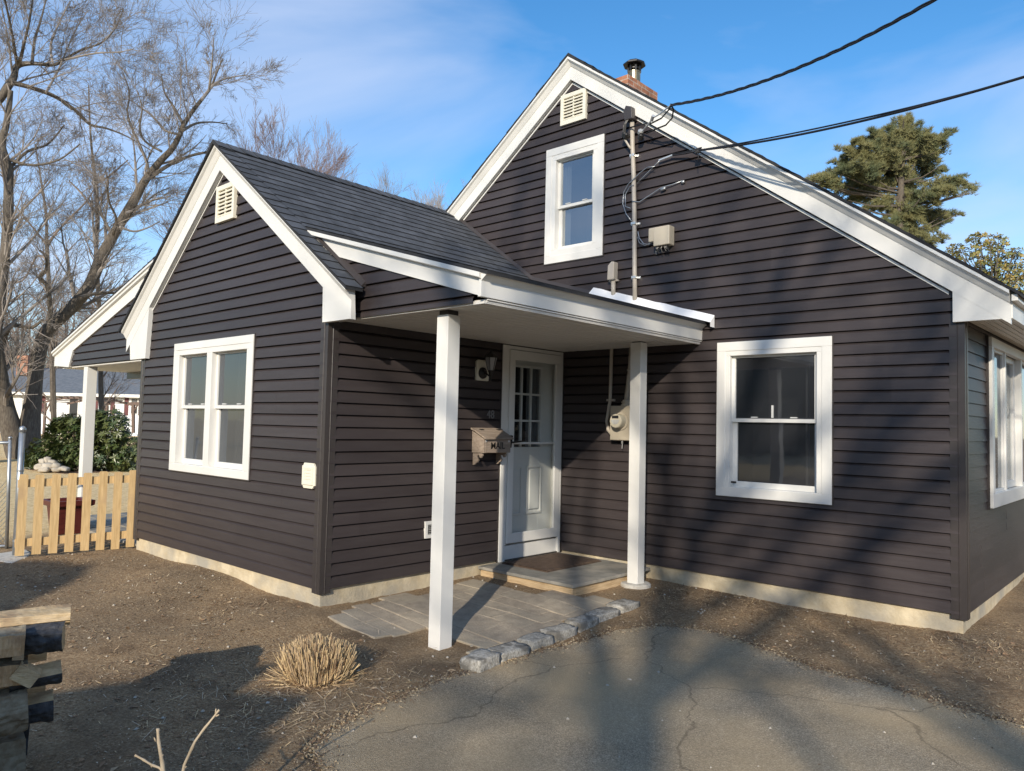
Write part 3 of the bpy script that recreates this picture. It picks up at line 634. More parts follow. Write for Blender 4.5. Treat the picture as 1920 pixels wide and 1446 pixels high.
def interior(F, s0, s1, z0, z1, par, depth=.8, f0=-.11):
    mb = MB()
    def q(a, b, c, d): mb.face([F(*a), F(*b), F(*c), F(*d)])
    e = .15; S0, S1, Z0, Z1 = s0-e, s1+e, z0-e, z1+e
    q((S0,Z0,-depth),(S1,Z0,-depth),(S1,Z1,-depth),(S0,Z1,-depth)); q((S0,Z0,f0),(S1,Z0,f0),(S1,Z0,-depth),(S0,Z0,-depth)); q((S0,Z1,f0),(S1,Z1,f0),(S1,Z1,-depth),(S0,Z1,-depth))
    q((S0,Z0,f0),(S0,Z1,f0),(S0,Z1,-depth),(S0,Z0,-depth)); q((S1,Z0,f0),(S1,Z1,f0),(S1,Z1,-depth),(S1,Z0,-depth))
    return mb.build('interior', M['interior'], par)
def sash(F, s0, s1, z0, z1, par, ws, wt, wb, o, th=.03, glass='glass_screen'):
    mb = MB(); rect_frame(mb, F, s0, s1, z0, z1, ws, wt, wb, o-th, o); sh = mb.build('sash', M['white'], par, bevel=.003)
    g = MB(); g.face([F(s0+ws-.004, z0+wb-.004, o-th*.6), F(s1-ws+.004, z0+wb-.004, o-th*.6), F(s1-ws+.004, z1-wt+.004, o-th*.6), F(s0+ws-.004, z1-wt+.004, o-th*.6)]); g.build('pane', M[glass], par)
    return sh
def jch(F, s0, s1, z0, z1, par):
    mb = MB(); g = .011; rect_frame(mb, F, s0-g, s1+g, z0-g, z1+g, g-.0015, g-.0015, g-.0015, .0, .026); return mb.build('trim_channel', M['brown_trim'], par)
def window(F, outer, op, tw, rail, label, glass, mull=None, lower_glass=None):
    s0, s1, z0, z1 = outer; a, b, c, d = op
    mb = MB(); rect_frame(mb, F, s0, s1, z0, z1, tw, tw, tw, .0, .036)                 # flat casing
    rect_frame(mb, F, s0+tw-.002, s1-tw+.002, z0+tw-.002, z1-tw+.002, a-s0-tw+.004, z1-tw-d+.004, c-z0-tw+.004, -.10, .03)   # window frame
    if mull: pbox(mb, F, mull[0], mull[1], c-.01, d+.01, -.10, .029)
    wn = tag(mb.build('window', M['white'], house, bevel=.003), label)
    for (p, q) in ([(a, mull[0]), (mull[1], b)] if mull else [(a, b)]):
        sash(F, p-.004, q+.004, rail-.022, d+.004, wn, .036, .026, .034, -.022, glass=glass)
        sash(F, p-.004, q+.004, c-.004, rail+.022, wn, .044, .040, .056, -.05, th=.03, glass=lower_glass or glass)
        for f in (.27, .73):
            lt = MB(); cx = p+(q-p)*f; pbox(lt, F, cx-.03, cx+.03, rail+.019, rail+.030, -.06, -.025)
            lt.build('sash_lock', M['vinylgrey'], wn)
    interior(F, a, b, c, d, wn); jch(F, s0, s1, z0, z1, wn); return wn
wf = window(Ff, (-2.835, -1.163, .808, 2.153), (-2.715, -1.335, .885, 2.026), .075, 1.485, 'double window with two sash pairs in the front gable', 'glass_screen', mull=(-2.085, -1.975))
wm = window(Fm, (1.902, 2.970, .749, 2.195), (2.031, 2.834, .838, 2.067), .085, 1.465, 'single double-hung window low in the main wall', 'glass_dark')
wa = window(Fm, (-.278, .540, 3.226, 4.570), (-.137, .380, 3.377, 4.428), .085, 3.885, 'attic window high in the main gable reflecting the sky', 'glass_sky')
mb = MB(); pbox(mb, Fm, 2.412, 2.430, 1.486, 1.60, -.035, -.026); mb.build('sash_lift', M['white'], wm)
mb = MB(); pbox(mb, Fm, 2.04, 2.09, .872, .89, .0, .006); mb.build('sash_latch', M['black'], wm)
# curtains inside
def drape(F, s0, s1, z0, z1, o, par, mt, waves=9, amp=.02):
    mb = MB(); n = waves*6
    for i in range(n):
        a, b = s0+(s1-s0)*i/n, s0+(s1-s0)*(i+1)/n; oa, ob = o+amp*math.sin(i/6*2*math.pi), o+amp*math.sin((i+1)/6*2*math.pi)
        mb.face([F(a, z0, oa), F(b, z0, ob), F(b, z1, ob), F(a, z1, oa)])
    return mb.build('curtain', mt, par, smooth=True)
drape(Fm, 2.60, 2.64, .82, 2.0, -.35, wm, M['curtain'], 1, .005)
drape(Ff, -2.70, -2.45, .9, 2.1, -.25, wf, M['interior'], 4)
drape(Ff, -1.95, -1.75, .9, 2.1, -.25, wf, M['interior'], 4)
drape(Fm, -.16, -.02, 3.3, 4.5, -.12, wa, M['curtain'], 3)
# side window (sliding triple) in the wall round the corner
mb = MB(); rect_frame(mb, Fs, .845, 4.7, .755, 2.215, .09, .08, .12, .0, .05)
for s in (1.52, 2.36, 3.2, 4.0): pbox(mb, Fs, s, s+.05, .87, 2.14, -.03, .035)
ws_ = tag(mb.build('window', M['white'], house, bevel=.003), 'wide sliding window in the side wall')
for i, (a, b) in enumerate(((.935, 1.52), (1.57, 2.36), (2.41, 3.2), (3.25, 4.0))):
    if i == 1: sash(Fs, a, b, .87, 2.14, ws_, .09, .06, .07, -.02, glass='glass_clear')
    else: sash(Fs, a, b, .87, 2.14, ws_, .035, .03, .03, .02, glass='glass_screen')
interior(Fs, .93, 4.6, .87, 2.14, ws_); jch(Fs, .845, 4.7, .755, 2.215, ws_)
mb = MB()
for k in range(24): pbox(mb, Fs, 1.68, 2.28, .95+k*.049, .95+k*.049+.004, -.12, -.085)
mb.build('blind', M['white'], ws_)

# door
mb = MB(); o0, o1 = .0, .034
pbox(mb, Fr, -1.022, -.932, -.024, 2.19, o0, o1); pbox(mb, Fr, -.072, -.036, -.024, 2.19, o0, o1); pbox(mb, Fr, -.931, -.073, 2.155, 2.19, o0, .025)
pbox(mb, Fr, -.932, -.90, .14, 2.155, -.1, .022); pbox(mb, Fr, -.095, -.072, .14, 2.155, -.1, .022); pbox(mb, Fr, -.932, -.072, -.024, .128, -.08, .012)
door = tag(mb.build('door', M['white'], house, bevel=.002), 'white storm door with a nine-pane inner door')
mb = MB(); rect_frame(mb, Fr, -.918, -.082, .153, 2.148, .082, .10, .10, .014, .042); pbox(mb, Fr, -.84, -.16, 1.168, 1.19, .018, .036)
mb.build('storm_frame', M['white'], door, bevel=.004)
mb = MB(); mb.face([Fr(-.84, .25, .026), Fr(-.16, .25, .026), Fr(-.16, 2.05, .026), Fr(-.84, 2.05, .026)]); mb.build('storm_pane', M['glass_clear'], door)
lx = [-.765, -.655, -.515, -.32]; lx = [-.78, -.627, -.474, -.32]; lz = [1.135, 1.415, 1.70, 1.985]
mb = MB(); oi = -.055
pbox(mb, Fr, -.90, lx[0], .14, 2.15, oi-.04, oi); pbox(mb, Fr, lx[3], -.095, .14, 2.15, oi-.04, oi); pbox(mb, Fr, lx[0], lx[3], .14, lz[0], oi-.04, oi); pbox(mb, Fr, lx[0], lx[3], lz[3], 2.15, oi-.04, oi)
rect_frame(mb, Fr, lx[0]-.03, lx[3]+.03, lz[0]-.03, lz[3]+.03, .032, .032, .032, oi, oi+.014)
for s in lx[1:3]: pbox(mb, Fr, s-.011, s+.011, lz[0], lz[3], oi-.02, oi+.008)
for z in lz[1:3]: pbox(mb, Fr, lx[0], lx[3], z-.011, z+.011, oi-.02, oi+.007)
for (a, b) in ((-.53, -.28), (-.85, -.60)):
    rect_frame(mb, Fr, a, b, .42, .935, .022, .022, .022, oi, oi+.016); pbox(mb, Fr, a+.05, b-.05, .47, .885, oi, oi+.016)
mb.build('inner_door', M['white'], door, bevel=.003)
mb = MB(); mb.face([Fr(lx[0], lz[0], oi-.015), Fr(lx[3], lz[0], oi-.015), Fr(lx[3], lz[3], oi-.015), Fr(lx[0], lz[3], oi-.015)]); mb.build('door_pane', M['glass_door'], door)
interior(Fr, lx[0], lx[3], lz[0], lz[3], door, .4); jch(Fr, -1.022, -.036, -.01, 2.19, door)
drape(Fr, -.50, -.30, 1.12, 2.0, -.10, door, M['curtain'], 4, .008)
mb = MB(); mb.beam((.042, -.895, 1.135), (.06, -.895, 1.26), .022, .018, (0, 1, 0)); mb.tube([(.05, -.895, 1.19), (.095, -.895, 1.19), (.10, -.85, 1.195), (.10, -.79, 1.20)], .009, 8); mb.build('handle', M['black'], door)

# louvred gable vents
def gvent(F, s0, s1, z0, z1, n, mt, label):
    mb = MB(); rect_frame(mb, F, s0, s1, z0, z1, .042, .045, .05, .01, .05); pbox(mb, F, s0+.04, s1-.04, z0+.045, z1-.04, .008, .014)
    h = (z1-z0-.10)/n
    for k in range(n):
        zb = z0+.052+k*h
        P = [F(s0+.042, zb, .046), F(s1-.042, zb, .046), F(s1-.042, zb+h*.80, .020), F(s0+.042, zb+h*.80, .020), F(s0+.042, zb+.006, .05), F(s1-.042, zb+.006, .05), F(s1-.042, zb+h*.80+.006, .024), F(s0+.042, zb+h*.80+.006, .024)]
        mb.faces(P, [(0,3,2,1),(4,5,6,7),(0,1,5,4),(1,2,6,5),(2,3,7,6),(3,0,4,7)])
    c = (s0+s1)/2; pbox(mb, F, c-.006, c+.006, z0+.05, z1-.05, .02, .044)
    return tag(mb.build('gable_vent', mt, house), label)
gvent(Ff, -1.995, -1.62, 3.322, 3.69, 7, M['cream'], 'cream louvred vent at the peak of the front gable')
gvent(Fm, -.066, .292, 4.803, 5.155, 7, M['cream'], 'cream louvred vent at the peak of the main gable')
# small vents on the walls
mb = MB(); ff = Ff
pts = [(-.245, .805), (-.115, .805), (-.095, .83), (-.08, .83), (-.08, .99), (-.095, .99), (-.115, 1.015), (-.245, 1.015), (-.262, .99), (-.275, .99), (-.275, .83), (-.262, .83)]
mb.prism([ff(s, z, .01) for s, z in pts], (0, -.022, 0)); rect_frame(mb, ff, -.25, -.105, .835, .985, .02, .02, .02, .03, .042)
for k in range(5): pbox(mb, ff, -.235, -.12, .853+k*.025, .872+k*.025, .03, .038)
mb.build('wall_vent', M['cream'], house, bevel=.002)
mb = MB(); rect_frame(mb, Fr, -2.012, -1.85, .31, .465, .032, .032, .032, .01, .035); mb.build('wall_vent', M['white'], house, bevel=.002)
mb = MB()
for k in range(5): pbox(mb, Fr, -1.98, -1.882, .345+k*.018, .352+k*.018, .012, .028)
pbox(mb, Fr, -1.98, -1.882, .34, .435, .01, .013); mb.build('wall_vent', M['grey_plastic'], house)

# chimney on the far slope
mb = MB()
def brickbox(mb, x0, y0, z0, x1, y1, z1):
    for P, U in ((((x0,y0,z0),(x1,y0,z0),(x1,y0,z1),(x0,y0,z1)), 0), (((x1,y0,z0),(x1,y1,z0),(x1,y1,z1),(x1,y0,z1)), 1), (((x1,y1,z0),(x0,y1,z0),(x0,y1,z1),(x1,y1,z1)), 0), (((x0,y1,z0),(x0,y0,z0),(x0,y0,z1),(x0,y1,z1)), 1), (((x0,y0,z1),(x1,y0,z1),(x1,y1,z1),(x0,y1,z1)), 2)):
        mb.face(P, 0, [((p[0] if U != 1 else p[1]+.07), (p[2] if U != 2 else p[1])) for p in P])
brickbox(mb, -.74, 1.5, 4.6, -.19, 2.23, 6.02)
ch = tag(mb.build('chimney', M['brick'], rm), 'brick chimney')
fx, fy = -.36, 1.90
mb = MB(); mb.lathe((fx, fy, 5.98), [(.085, 0), (.085, .24), (.09, .245), (.09, .26), (.08, .265)], 20)
fl = mb.build('flue', M['flue'], ch, smooth=False)
mb = MB()
for k in range(8):
    a = k*math.pi/4; mb.obox((fx+.082*math.cos(a), fy+.082*math.sin(a), 6.29), (.012*math.cos(a), .012*math.sin(a), 0), (-.012*math.sin(a), .012*math.cos(a), 0), (0, 0, .05))
mb.lathe((fx, fy, 6.275), [(.084, 0), (.084, .012)], 20)
mb.lathe((fx, fy, 6.33), [(.152, 0), (.156, .006), (.156, .022), (.10, .06), (.015, .085)], 8)
mb.build('flue_cap', M['black'], ch)

# ------------------------------------------------------------------ porch things
# step
mb = MB()
for (a, b, c, d) in ((.03, -1.27, 1.17, -1.23), (1.13, -1.23, 1.17, -.40), (.03, -1.23, .07, -.05), (.03, -.09, 1.13, -.05)):
    mb.box(a, b, -.2, c, d, -.058)
st = thing('porch_step', (.6, -.66, -.2), 'low wooden step with a grey bluestone top in front of the door', 'step')
mb.build('step_frame', M['wood_deck'], st, bevel=.003)
mb = MB(); mb.box(.012, -1.295, -.057, 1.195, -.03, -.028); mb.build('step_slab', M['slate'], st, bevel=.004)
# door mat: ribbed
mb = MB(); mb.box(.09, -1.03, -.026, .68, -.15, -.016)
n = 26
for i in range(n):
    a = .10+.57*i/n; mb.box(a, -1.02, -.016, a+.012, -.16, -.008)
for i in range(34):
    a = -1.02+.855*i/34; mb.box(.10, a, -.016, .67, a+.011, -.0095)
tag(mb.build('doormat', mat('coir_mat', (.065, .042, .03), .95, (.12, .08, .055), 18, bump=1, bscale=80)), 'brown ribbed doormat lying on the porch step', 'doormat')
# mailbox
mx_ = thing('mailbox', (0.02, -1.235, .97), 'weathered wooden mailbox with MAIL on its front, hung on the dark wall', 'mailbox')
a, b = -1.43, -1.045
mb = MB()
mb.prism([(.022, a, 1.09), (.185, a, 1.09), (.185, a, 1.225), (.022, a, 1.30)], (0, .018, 0)); mb.prism([(.022, b-.018, 1.09), (.185, b-.018, 1.09), (.185, b-.018, 1.225), (.022, b-.018, 1.30)], (0, .018, 0))
mb.box(.167, a+.0185, 1.092, .187, b-.0185, 1.222); mb.box(.022, a+.0185, 1.088, .166, b-.0185, 1.104); mb.box(.018, a+.0185, 1.105, .03, b-.0185, 1.29)
mb.build('box_body', M['wood_grey'], mx_, bevel=.003)
mb = MB(); mb.prism([(.06, a-.012, 1.300), (.215, a-.012, 1.222), (.215, a-.012, 1.238), (.06, a-.012, 1.316)], (0, b-a+.024, 0)); mb.prism([(.018, a-.02, 1.318), (.058, a-.02, 1.300), (.058, a-.02, 1.317), (.018, a-.02, 1.334)], (0, b-a+.04, 0))
lid = mb.build('lid', M['wood_grey'], mx_, bevel=.003)
for yy in (a+.06, b-.08):
    mb = MB(); mb.box(.05, yy, 1.317, .085, yy+.045, 1.321); mb.build('hinge', M['black'], lid)
def scroll(y0):
    pts = [(.022, 1.088), (.15, 1.088), (.155, 1.065), (.135, 1.04), (.115, 1.045), (.112, 1.06), (.095, 1.07), (.078, 1.055), (.085, 1.03), (.10, 1.02), (.085, .995), (.062, .99), (.05, .972), (.022, .968)]
    mb = MB(); mb.prism([(x, y0, z) for x, z in pts], (0, .022, 0)); return mb.build('bracket', M['wood_grey'], mx_, bevel=.003)
scroll(a+.015); scroll(b-.04)
mb = MB(); mb.lathe((.187, a+.03, 1.205), [(.012, 0), (.012, .004), (.006, .006)], 12, axis=(1, 0, 0)); mb.build('screw', M['alu'], mx_); mb = MB(); mb.lathe((.187, b-.03, 1.205), [(.012, 0), (.012, .004), (.006, .006)], 12, axis=(1, 0, 0)); mb.build('screw', M['alu'], mx_)
def text_mesh(body, size, ext, mt, name, mw, parent=None, label=None, bold=.0):
    cu = bpy.data.curves.new(name, 'FONT'); cu.body = body; cu.size = size; cu.extrude = ext; cu.align_x = 'CENTER'; cu.align_y = 'CENTER'; cu.offset = bold
    o = bpy.data.objects.new(name, cu); COL.objects.link(o)
    dg = bpy.context.evaluated_depsgraph_get(); me = bpy.data.meshes.new_from_object(o.evaluated_get(dg)); bpy.data.objects.remove(o)
    me.transform(mw); c = sum((Vector(v.co) for v in me.vertices), Vector())/len(me.vertices); me.transform(Matrix.Translation(-c))
    me.materials.clear(); me.materials.append(mt)
    o = bpy.data.objects.new(name, me); COL.objects.link(o); WL[o] = c
    if parent is not None: o.parent = parent; o.location = c-WL[parent]
    else: o.location = c
    return o
# text facing +x (reads along +y): columns: text x -> +y, text y -> +z, text z -> +x
def face_x(x, y, z, sx=1, sy=1): return Matrix(((0, 0, 1, x), (sx, 0, 0, y), (0, sy, 0, z), (0, 0, 0, 1)))
text_mesh('MAIL', .092, .002, M['black'], 'lettering', face_x(.188, -1.235, 1.158, 1.0, 1.0), mx_, bold=.001)
tag(text_mesh('48', .115, .004, mat('dark_numeral', (.17, .17, .17), .35), 'house_number', face_x(.022, -1.175, 1.465, .95, 1.05)), 'dark metal house number 48 beside the door frame', 'house number')
# wall lamp
wl = thing('wall_lamp', (.01, -1.32, 1.79), 'black lantern wall lamp on a white plate left of the door', 'wall lamp')
mb = MB(); mb.prism([(.012, y_, z_) for y_, z_ in ((-1.405, 1.80), (-1.235, 1.80), (-1.235, 1.985), (-1.255, 2.005), (-1.385, 2.005), (-1.405, 1.985))], (.03, 0, 0)); mb.build('backplate', M['cream'], wl, bevel=.003)
mb = MB(); mb.lathe((.042, -1.325, 1.875), [(.058, 0), (.056, .012), (.035, .022), (.02, .03)], 20, axis=(1, 0, 0)); mb.build('canopy', M['black'], wl, smooth=False)
mb = MB(); mb.tube([(.06, -1.325, 1.875), (.10, -1.325, 1.865), (.135, -1.325, 1.845), (.155, -1.325, 1.86), (.155, -1.325, 1.895)], .010, 8); mb.lathe((.155, -1.325, 1.79), [(.004, 0), (.012, .02), (.006, .035), (.016, .06), (.03, .10), (.034, .108)], 12); mb.build('arm', M['black'], wl, smooth=True)
mb = MB()
c = Vector((.155, -1.325, 1.90))
for k in range(6):
    a_ = k*math.pi/3; p = c+Vector((.034*math.cos(a_), .034*math.sin(a_), 0)); q = c+Vector((.062*math.cos(a_), .062*math.sin(a_), .125)); mb.tube([p, q], .0035, 5)
mb.lathe(c+Vector((0, 0, .122)), [(.066, 0), (.074, .006), (.05, .035), (.02, .055), (.008, .07), (.011, .078), (.003, .088)], 6); mb.build('lantern_cage', M['black'], wl)
mb = MB()
for k in range(6):
    a_, b_ = k*math.pi/3, (k+1)*math.pi/3
    mb.face([c+Vector((.033*math.cos(a_), .033*math.sin(a_), 0)), c+Vector((.033*math.cos(b_), .033*math.sin(b_), 0)), c+Vector((.061*math.cos(b_), .061*math.sin(b_), .122)), c+Vector((.061*math.cos(a_), .061*math.sin(a_), .122))])
mb.build('lantern_glass', mat('frosted_glass', (.30, .30, .31), .3), wl)
# electric meter
em = thing('electric_meter', (.86, -.02, 1.22), 'beige electric meter box with a round glass meter on the main wall', 'electric meter')
mb = MB(); mb.box(.745, -.125, 1.235, .99, -.018, 1.59); mb.box(.75, -.13, 1.24, .985, -.124, 1.56); mb.build('meter_box', M['box'], em, bevel=.005)
mb = MB(); mb.lathe((.885, -.13, 1.432), [(.092, 0), (.092, .012), (.078, .014)], 28, axis=(0, -1, 0)); mb.build('meter_ring', M['box'], em)
mb = MB(); mb.lathe((.885, -.142, 1.432), [(.072, 0), (.072, .085), (.066, .094), (.02, .096)], 28, axis=(0, -1, 0)); ml = mb.build('meter_dome', mat('meter_face', (.50, .46, .36), .25), em)
mb = MB(); mb.box(.845, -.2395, 1.458, .925, -.2385, 1.487); mb.build('meter_display', M['dark'], ml)
mb = MB(); mb.prism([(.885+.05*math.cos(t), -.2385, 1.445-.048*math.sin(t)) for t in np.linspace(0, math.pi, 12)], (0, -.001, 0)); mb.build('meter_label', M['curtain'], ml)
mb = MB(); mb.lathe((.905, -.07, 1.585), [(.055, 0), (.055, .02), (.045, .022), (.045, .035), (.052, .037), (.052, .05), (.04, .052), (.036, .07)], 20); mb.build('hub', M['box'], em)
mb = MB(); mb.tube([(.905, -.07, 1.64), (.918, -.06, 1.80), (.935, -.05, 1.99), (.946, -.05, 2.20)], .026, 10); mb.lathe((.937, -.05, 1.955), [(.036, 0), (.036, .02)], 12); mb.build('riser', M['pipe'], em, smooth=True)
mb = MB(); mb.tube([(.69, -.04, 2.2), (.682, -.04, 1.66), (.665, -.04, 1.55), (.645, -.042, 1.43), (.665, -.045, 1.34), (.70, -.05, 1.305), (.75, -.06, 1.30)], .019, 10); mb.box(.64, -.05, 1.642, .735, -.015, 1.665); mb.build('conduit', M['pipe'], em, smooth=False)
mb = MB(); mb.tube([(.885, -.10, 1.237), (.887, -.105, 1.20), (.884, -.105, 1.15)], .004, 5); mb.box(.878, -.11, 1.20, .893, -.10, 1.228); mb.build('seal_tag', M['alu'], em)
# service mast above the porch roof
sm = thing('service_mast', (.97, -.05, 2.66), 'tall taupe conduit rising up the main wall to a weatherhead at the rake', 'conduit')
mb = MB(); mb.tube([(.982, -.052, 2.62), (.972, -.052, 3.0), (.958, -.052, 3.6), (.946, -.055, 4.0), (.928, -.058, 4.32), (.918, -.06, 4.62)], .024, 12); mb.build('conduit', M['pipe'], sm, smooth=True)
mb = MB()
mb.prism([(.865, -.03, 4.60), (.965, -.03, 4.60), (.955, -.03, 4.73), (.88, -.03, 4.76), (.85, -.03, 4.70)], (0, -.10, 0)); mb.build('weatherhead', M['brown_trim'], sm, bevel=.008)
for z, x in ((4.23, .932), (3.50, .960), (2.93, .974)):
    mb = MB(); mb.box(x-.055, -.03, z-.012, x+.055, -.017, z+.012); mb.box(x-.028, -.080, z-.014, x+.028, -.03, z+.014); mb.build('strap', M['alu'], sm, bevel=.003)
mb = MB()
mb.tube([(.885, -.10, 4.62), (.865, -.12, 4.55), (.85, -.11, 4.47), (.862, -.10, 4.40), (.90, -.085, 4.33), (.925, -.07, 4.29)], .012, 8)
mb.build('lead_wire', M['pipe'], sm, smooth=True)
mb = MB()
for x0, z0 in ((.845, 4.455), (.865, 4.44), (1.045, 4.385)):
    w_ = MB(); w_.lathe((x0, -.10, z0-.03), [(.022, 0), (.03, .008), (.03, .05), (.022, .06)], 10, axis=(.5, -.3, .9)); w_.build('wire_splice', M['black'], sm)
for k in range(3):
    mb.tube([(.89+.015*k, -.11, 4.63), (.87+.01*k, -.13, 4.56), (.85+.012*k, -.12, 4.46)], .006, 6)
mb.build('service_wire', M['black'], sm)
# second short riser with a hooded cap
s2 = thing('short_riser', (.705, -.05, 2.74), 'short taupe pipe with a hooded cap left of the tall conduit', 'conduit')
mb = MB(); mb.tube([(.709, -.05, 2.72), (.703, -.05, 2.94)], .024, 12); mb.build('conduit', M['pipe'], s2, smooth=True)
mb = MB(); mb.prism([(.658, -.02, 2.93), (.742, -.02, 2.93), (.745, -.02, 3.12), (.71, -.02, 3.125), (.665, -.02, 3.085)], (0, -.085, 0)); mb.box(.645, -.06, 2.915, .765, -.018, 2.935); mb.build('cap', M['pipe'], s2, bevel=.012)
# telephone boxes
tb = thing('telephone_box', (1.33, -.05, 3.2), 'pair of beige cable boxes high on the main wall right of the conduit', 'utility box')
mb = MB(); mb.box(1.235, -.125, 3.205, 1.42, -.018, 3.40); mb.build('large_box', M['box'], tb, bevel=.01)
mb = MB(); mb.box(1.145, -.075, 3.27, 1.231, -.018, 3.415); mb.build('small_box', M['box'], tb, bevel=.01)
mb = MB(); rr = random.Random(4)
for k in range(9):
    x0 = rr.uniform(1.25, 1.40); mb.tube([(x0, -.09, 3.21), (x0+rr.uniform(-.02, .02), -.10, 3.18), (x0+rr.uniform(-.04, .04), -.09, 3.15+rr.uniform(-.015, .02))], .006, 5)
mb.build('terminal', M['black'], tb)
mb = MB(); mb.tube([(.99, -.03, 3.415), (1.02, -.05, 3.34), (1.08, -.06, 3.27), (1.14, -.055, 3.25), (1.19, -.05, 3.285)], .006, 6); mb.tube([(.985, -.03, 3.36), (1.03, -.06, 3.285), (1.10, -.06, 3.245), (1.16, -.05, 3.27)], .005, 6); mb.tube([(1.21, -.04, 3.27), (1.222, -.045, 3.2), (1.22, -.04, 3.14)], .004, 5)
mb.build('cable', M['galv'], tb)
# cables strapped around the conduit
lc = thing('loose_cable', (1.2, -.03, 3.4), 'loop of loose grey cables round the tall conduit', 'cable')
mb = MB()
mb.tube([(.95, -.09, 3.52), (.86, -.06, 3.62), (.81, -.05, 3.74), (.82, -.05, 3.86), (.88, -.06, 3.93), (.95, -.09, 3.95), (1.02, -.06, 4.02), (1.12, -.07, 4.06), (1.22, -.09, 4.04)], .005, 6)
mb.tube([(.93, -.09, 3.66), (.85, -.06, 3.70), (.84, -.05, 3.83), (.90, -.06, 3.90), (.97, -.09, 3.90)], .005, 6)
mb.tube([(.95, -.09, 3.73), (1.02, -.05, 3.72), (1.15, -.05, 3.77), (1.28, -.05, 3.82), (1.40, -.04, 3.83), (1.52, -.03, 3.85)], .006, 6)
mb.tube([(.99, -.06, 3.92), (1.10, -.05, 4.0), (1.20, -.06, 4.06), (1.27, -.08, 4.09)], .006, 6)
mb.lathe((1.27, -.05, 3.795), [(.008, 0), (.016, .01), (.016, .05), (.008, .06)], 8, axis=(1, 0, .2)); mb.lathe((1.50, -.035, 3.83), [(.01, 0), (.016, .01), (.016, .035)], 8, axis=(1, 0, .2))
mb.build('cable', M['galv'], lc, smooth=True)
# overhead lines: straight runs out to poles behind the camera, with a sag
def span(p, q, sag, n=40):
    return [p.lerp(q, t)-Vector((0, 0, sag*4*t*(1-t))) for t in np.linspace(0, 1, n)]
def twist(path, off, r, turns, mb, n=6, ph0=0):
    o = []
    for i, p in enumerate(path):
        a = ph0+turns*2*math.pi*i/len(path); o.append(p+Vector((off*math.cos(a), off*.3*math.sin(a), off*math.sin(a))))
    mb.tube(o, r, n)
def on_y(u, v, y):
    d = PX(u, v, 1)-CAM; return CAM+d*((y-CAM.y)/d.y)
A1 = on_y(1258, 197, -.42); B1 = PX(1622, -2, 5.2)
d1 = (B1-A1); B1e = A1+d1*3.2+Vector((0, 0, 1.2))
pl = thing('service_drop', A1, 'twisted black power line running from the mast up over the drive', 'power line')
mb = MB(); path = span(A1, B1e, .75, 220)
path = path
twist(path, .010, .0075, 17, mb); twist(path, .010, .0075, 17, mb, ph0=2.1); twist(path, .010, .0075, 17, mb, ph0=4.2); mb.build('cable', M['wire'], pl, smooth=True)
mb = MB()
mb.tube([A1, A1.lerp(on_y(1225, 221, -.3), .6)+Vector((0,0,-.01)), on_y(1225, 221, -.28), on_y(1205, 246, -.14), on_y(1202, 250, -.10)], .008, 6)
mb.tube([on_y(1225, 217, -.3), on_y(1222, 226, -.26)], .018, 6)
mb.lathe(on_y(1200, 252, -.10), [(.02, 0), (.03, .015), (.03, .05), (.02, .06)], 10, axis=(1, -1, .6)); mb.build('dead_end_clamp', M['alu'], pl)
mb = MB()
mb.tube([A1, on_y(1255, 205, -.40), on_y(1240, 222, -.3), on_y(1222, 231, -.2), on_y(1200, 234, -.12), on_y(1180, 240, -.10)], .008, 6)
mb.tube([A1, on_y(1263, 205, -.38), on_y(1260, 222, -.34), on_y(1248, 235, -.26), on_y(1232, 241, -.2), on_y(1212, 250, -.13)], .008, 6)
mb.build('drip_loop', M['wire'], pl, smooth=True)
A2 = on_y(1311, 282, -.16); B2 = PX(1925, 76, 4.6)
tl = thing('telephone_line', A2, 'thinner pair of black lines running from the main rake to upper right', 'telephone line')
B2e = A2+(B2-A2)*3.0+Vector((0, 0, .8))
mb = MB(); pa = span(A2, B2e, .55, 120); mb.tube(pa, .010, 6)
pb = [p+Vector((.012*math.sin(i*.09), 0, .018*math.sin(i*.09)+.004)) for i, p in enumerate(pa)]; mb.tube(pb, .007, 6); mb.build('cable', M['wire'], tl, smooth=True)
mb = MB()
q1, q2 = on_y(1258, 292, -.07), on_y(1236, 301, -.06)
mb.tube([A2, on_y(1285, 288, -.09), q1, q2], .009, 6); mb.tube([A2+Vector((0, 0, .02)), on_y(1290, 284, -.1), q1+Vector((0, 0, .015))], .006, 6)
for k in range(5): mb.tube([A2+Vector((-.03+.012*k, .01, .03)), A2+Vector((-.035+.012*k, -.01, -.03))], .006, 5)
mb.tube([A2+Vector((-.01, 0, -.02)), A2+Vector((-.008, 0, -.11))], .004, 5); mb.build('drop_wire', M['wire'], tl, smooth=True)
mb = MB(); mb.tube([q1+Vector((.02, 0, .0)), q2], .013, 6); mb.build('wire_clamp', M['alu'], tl)

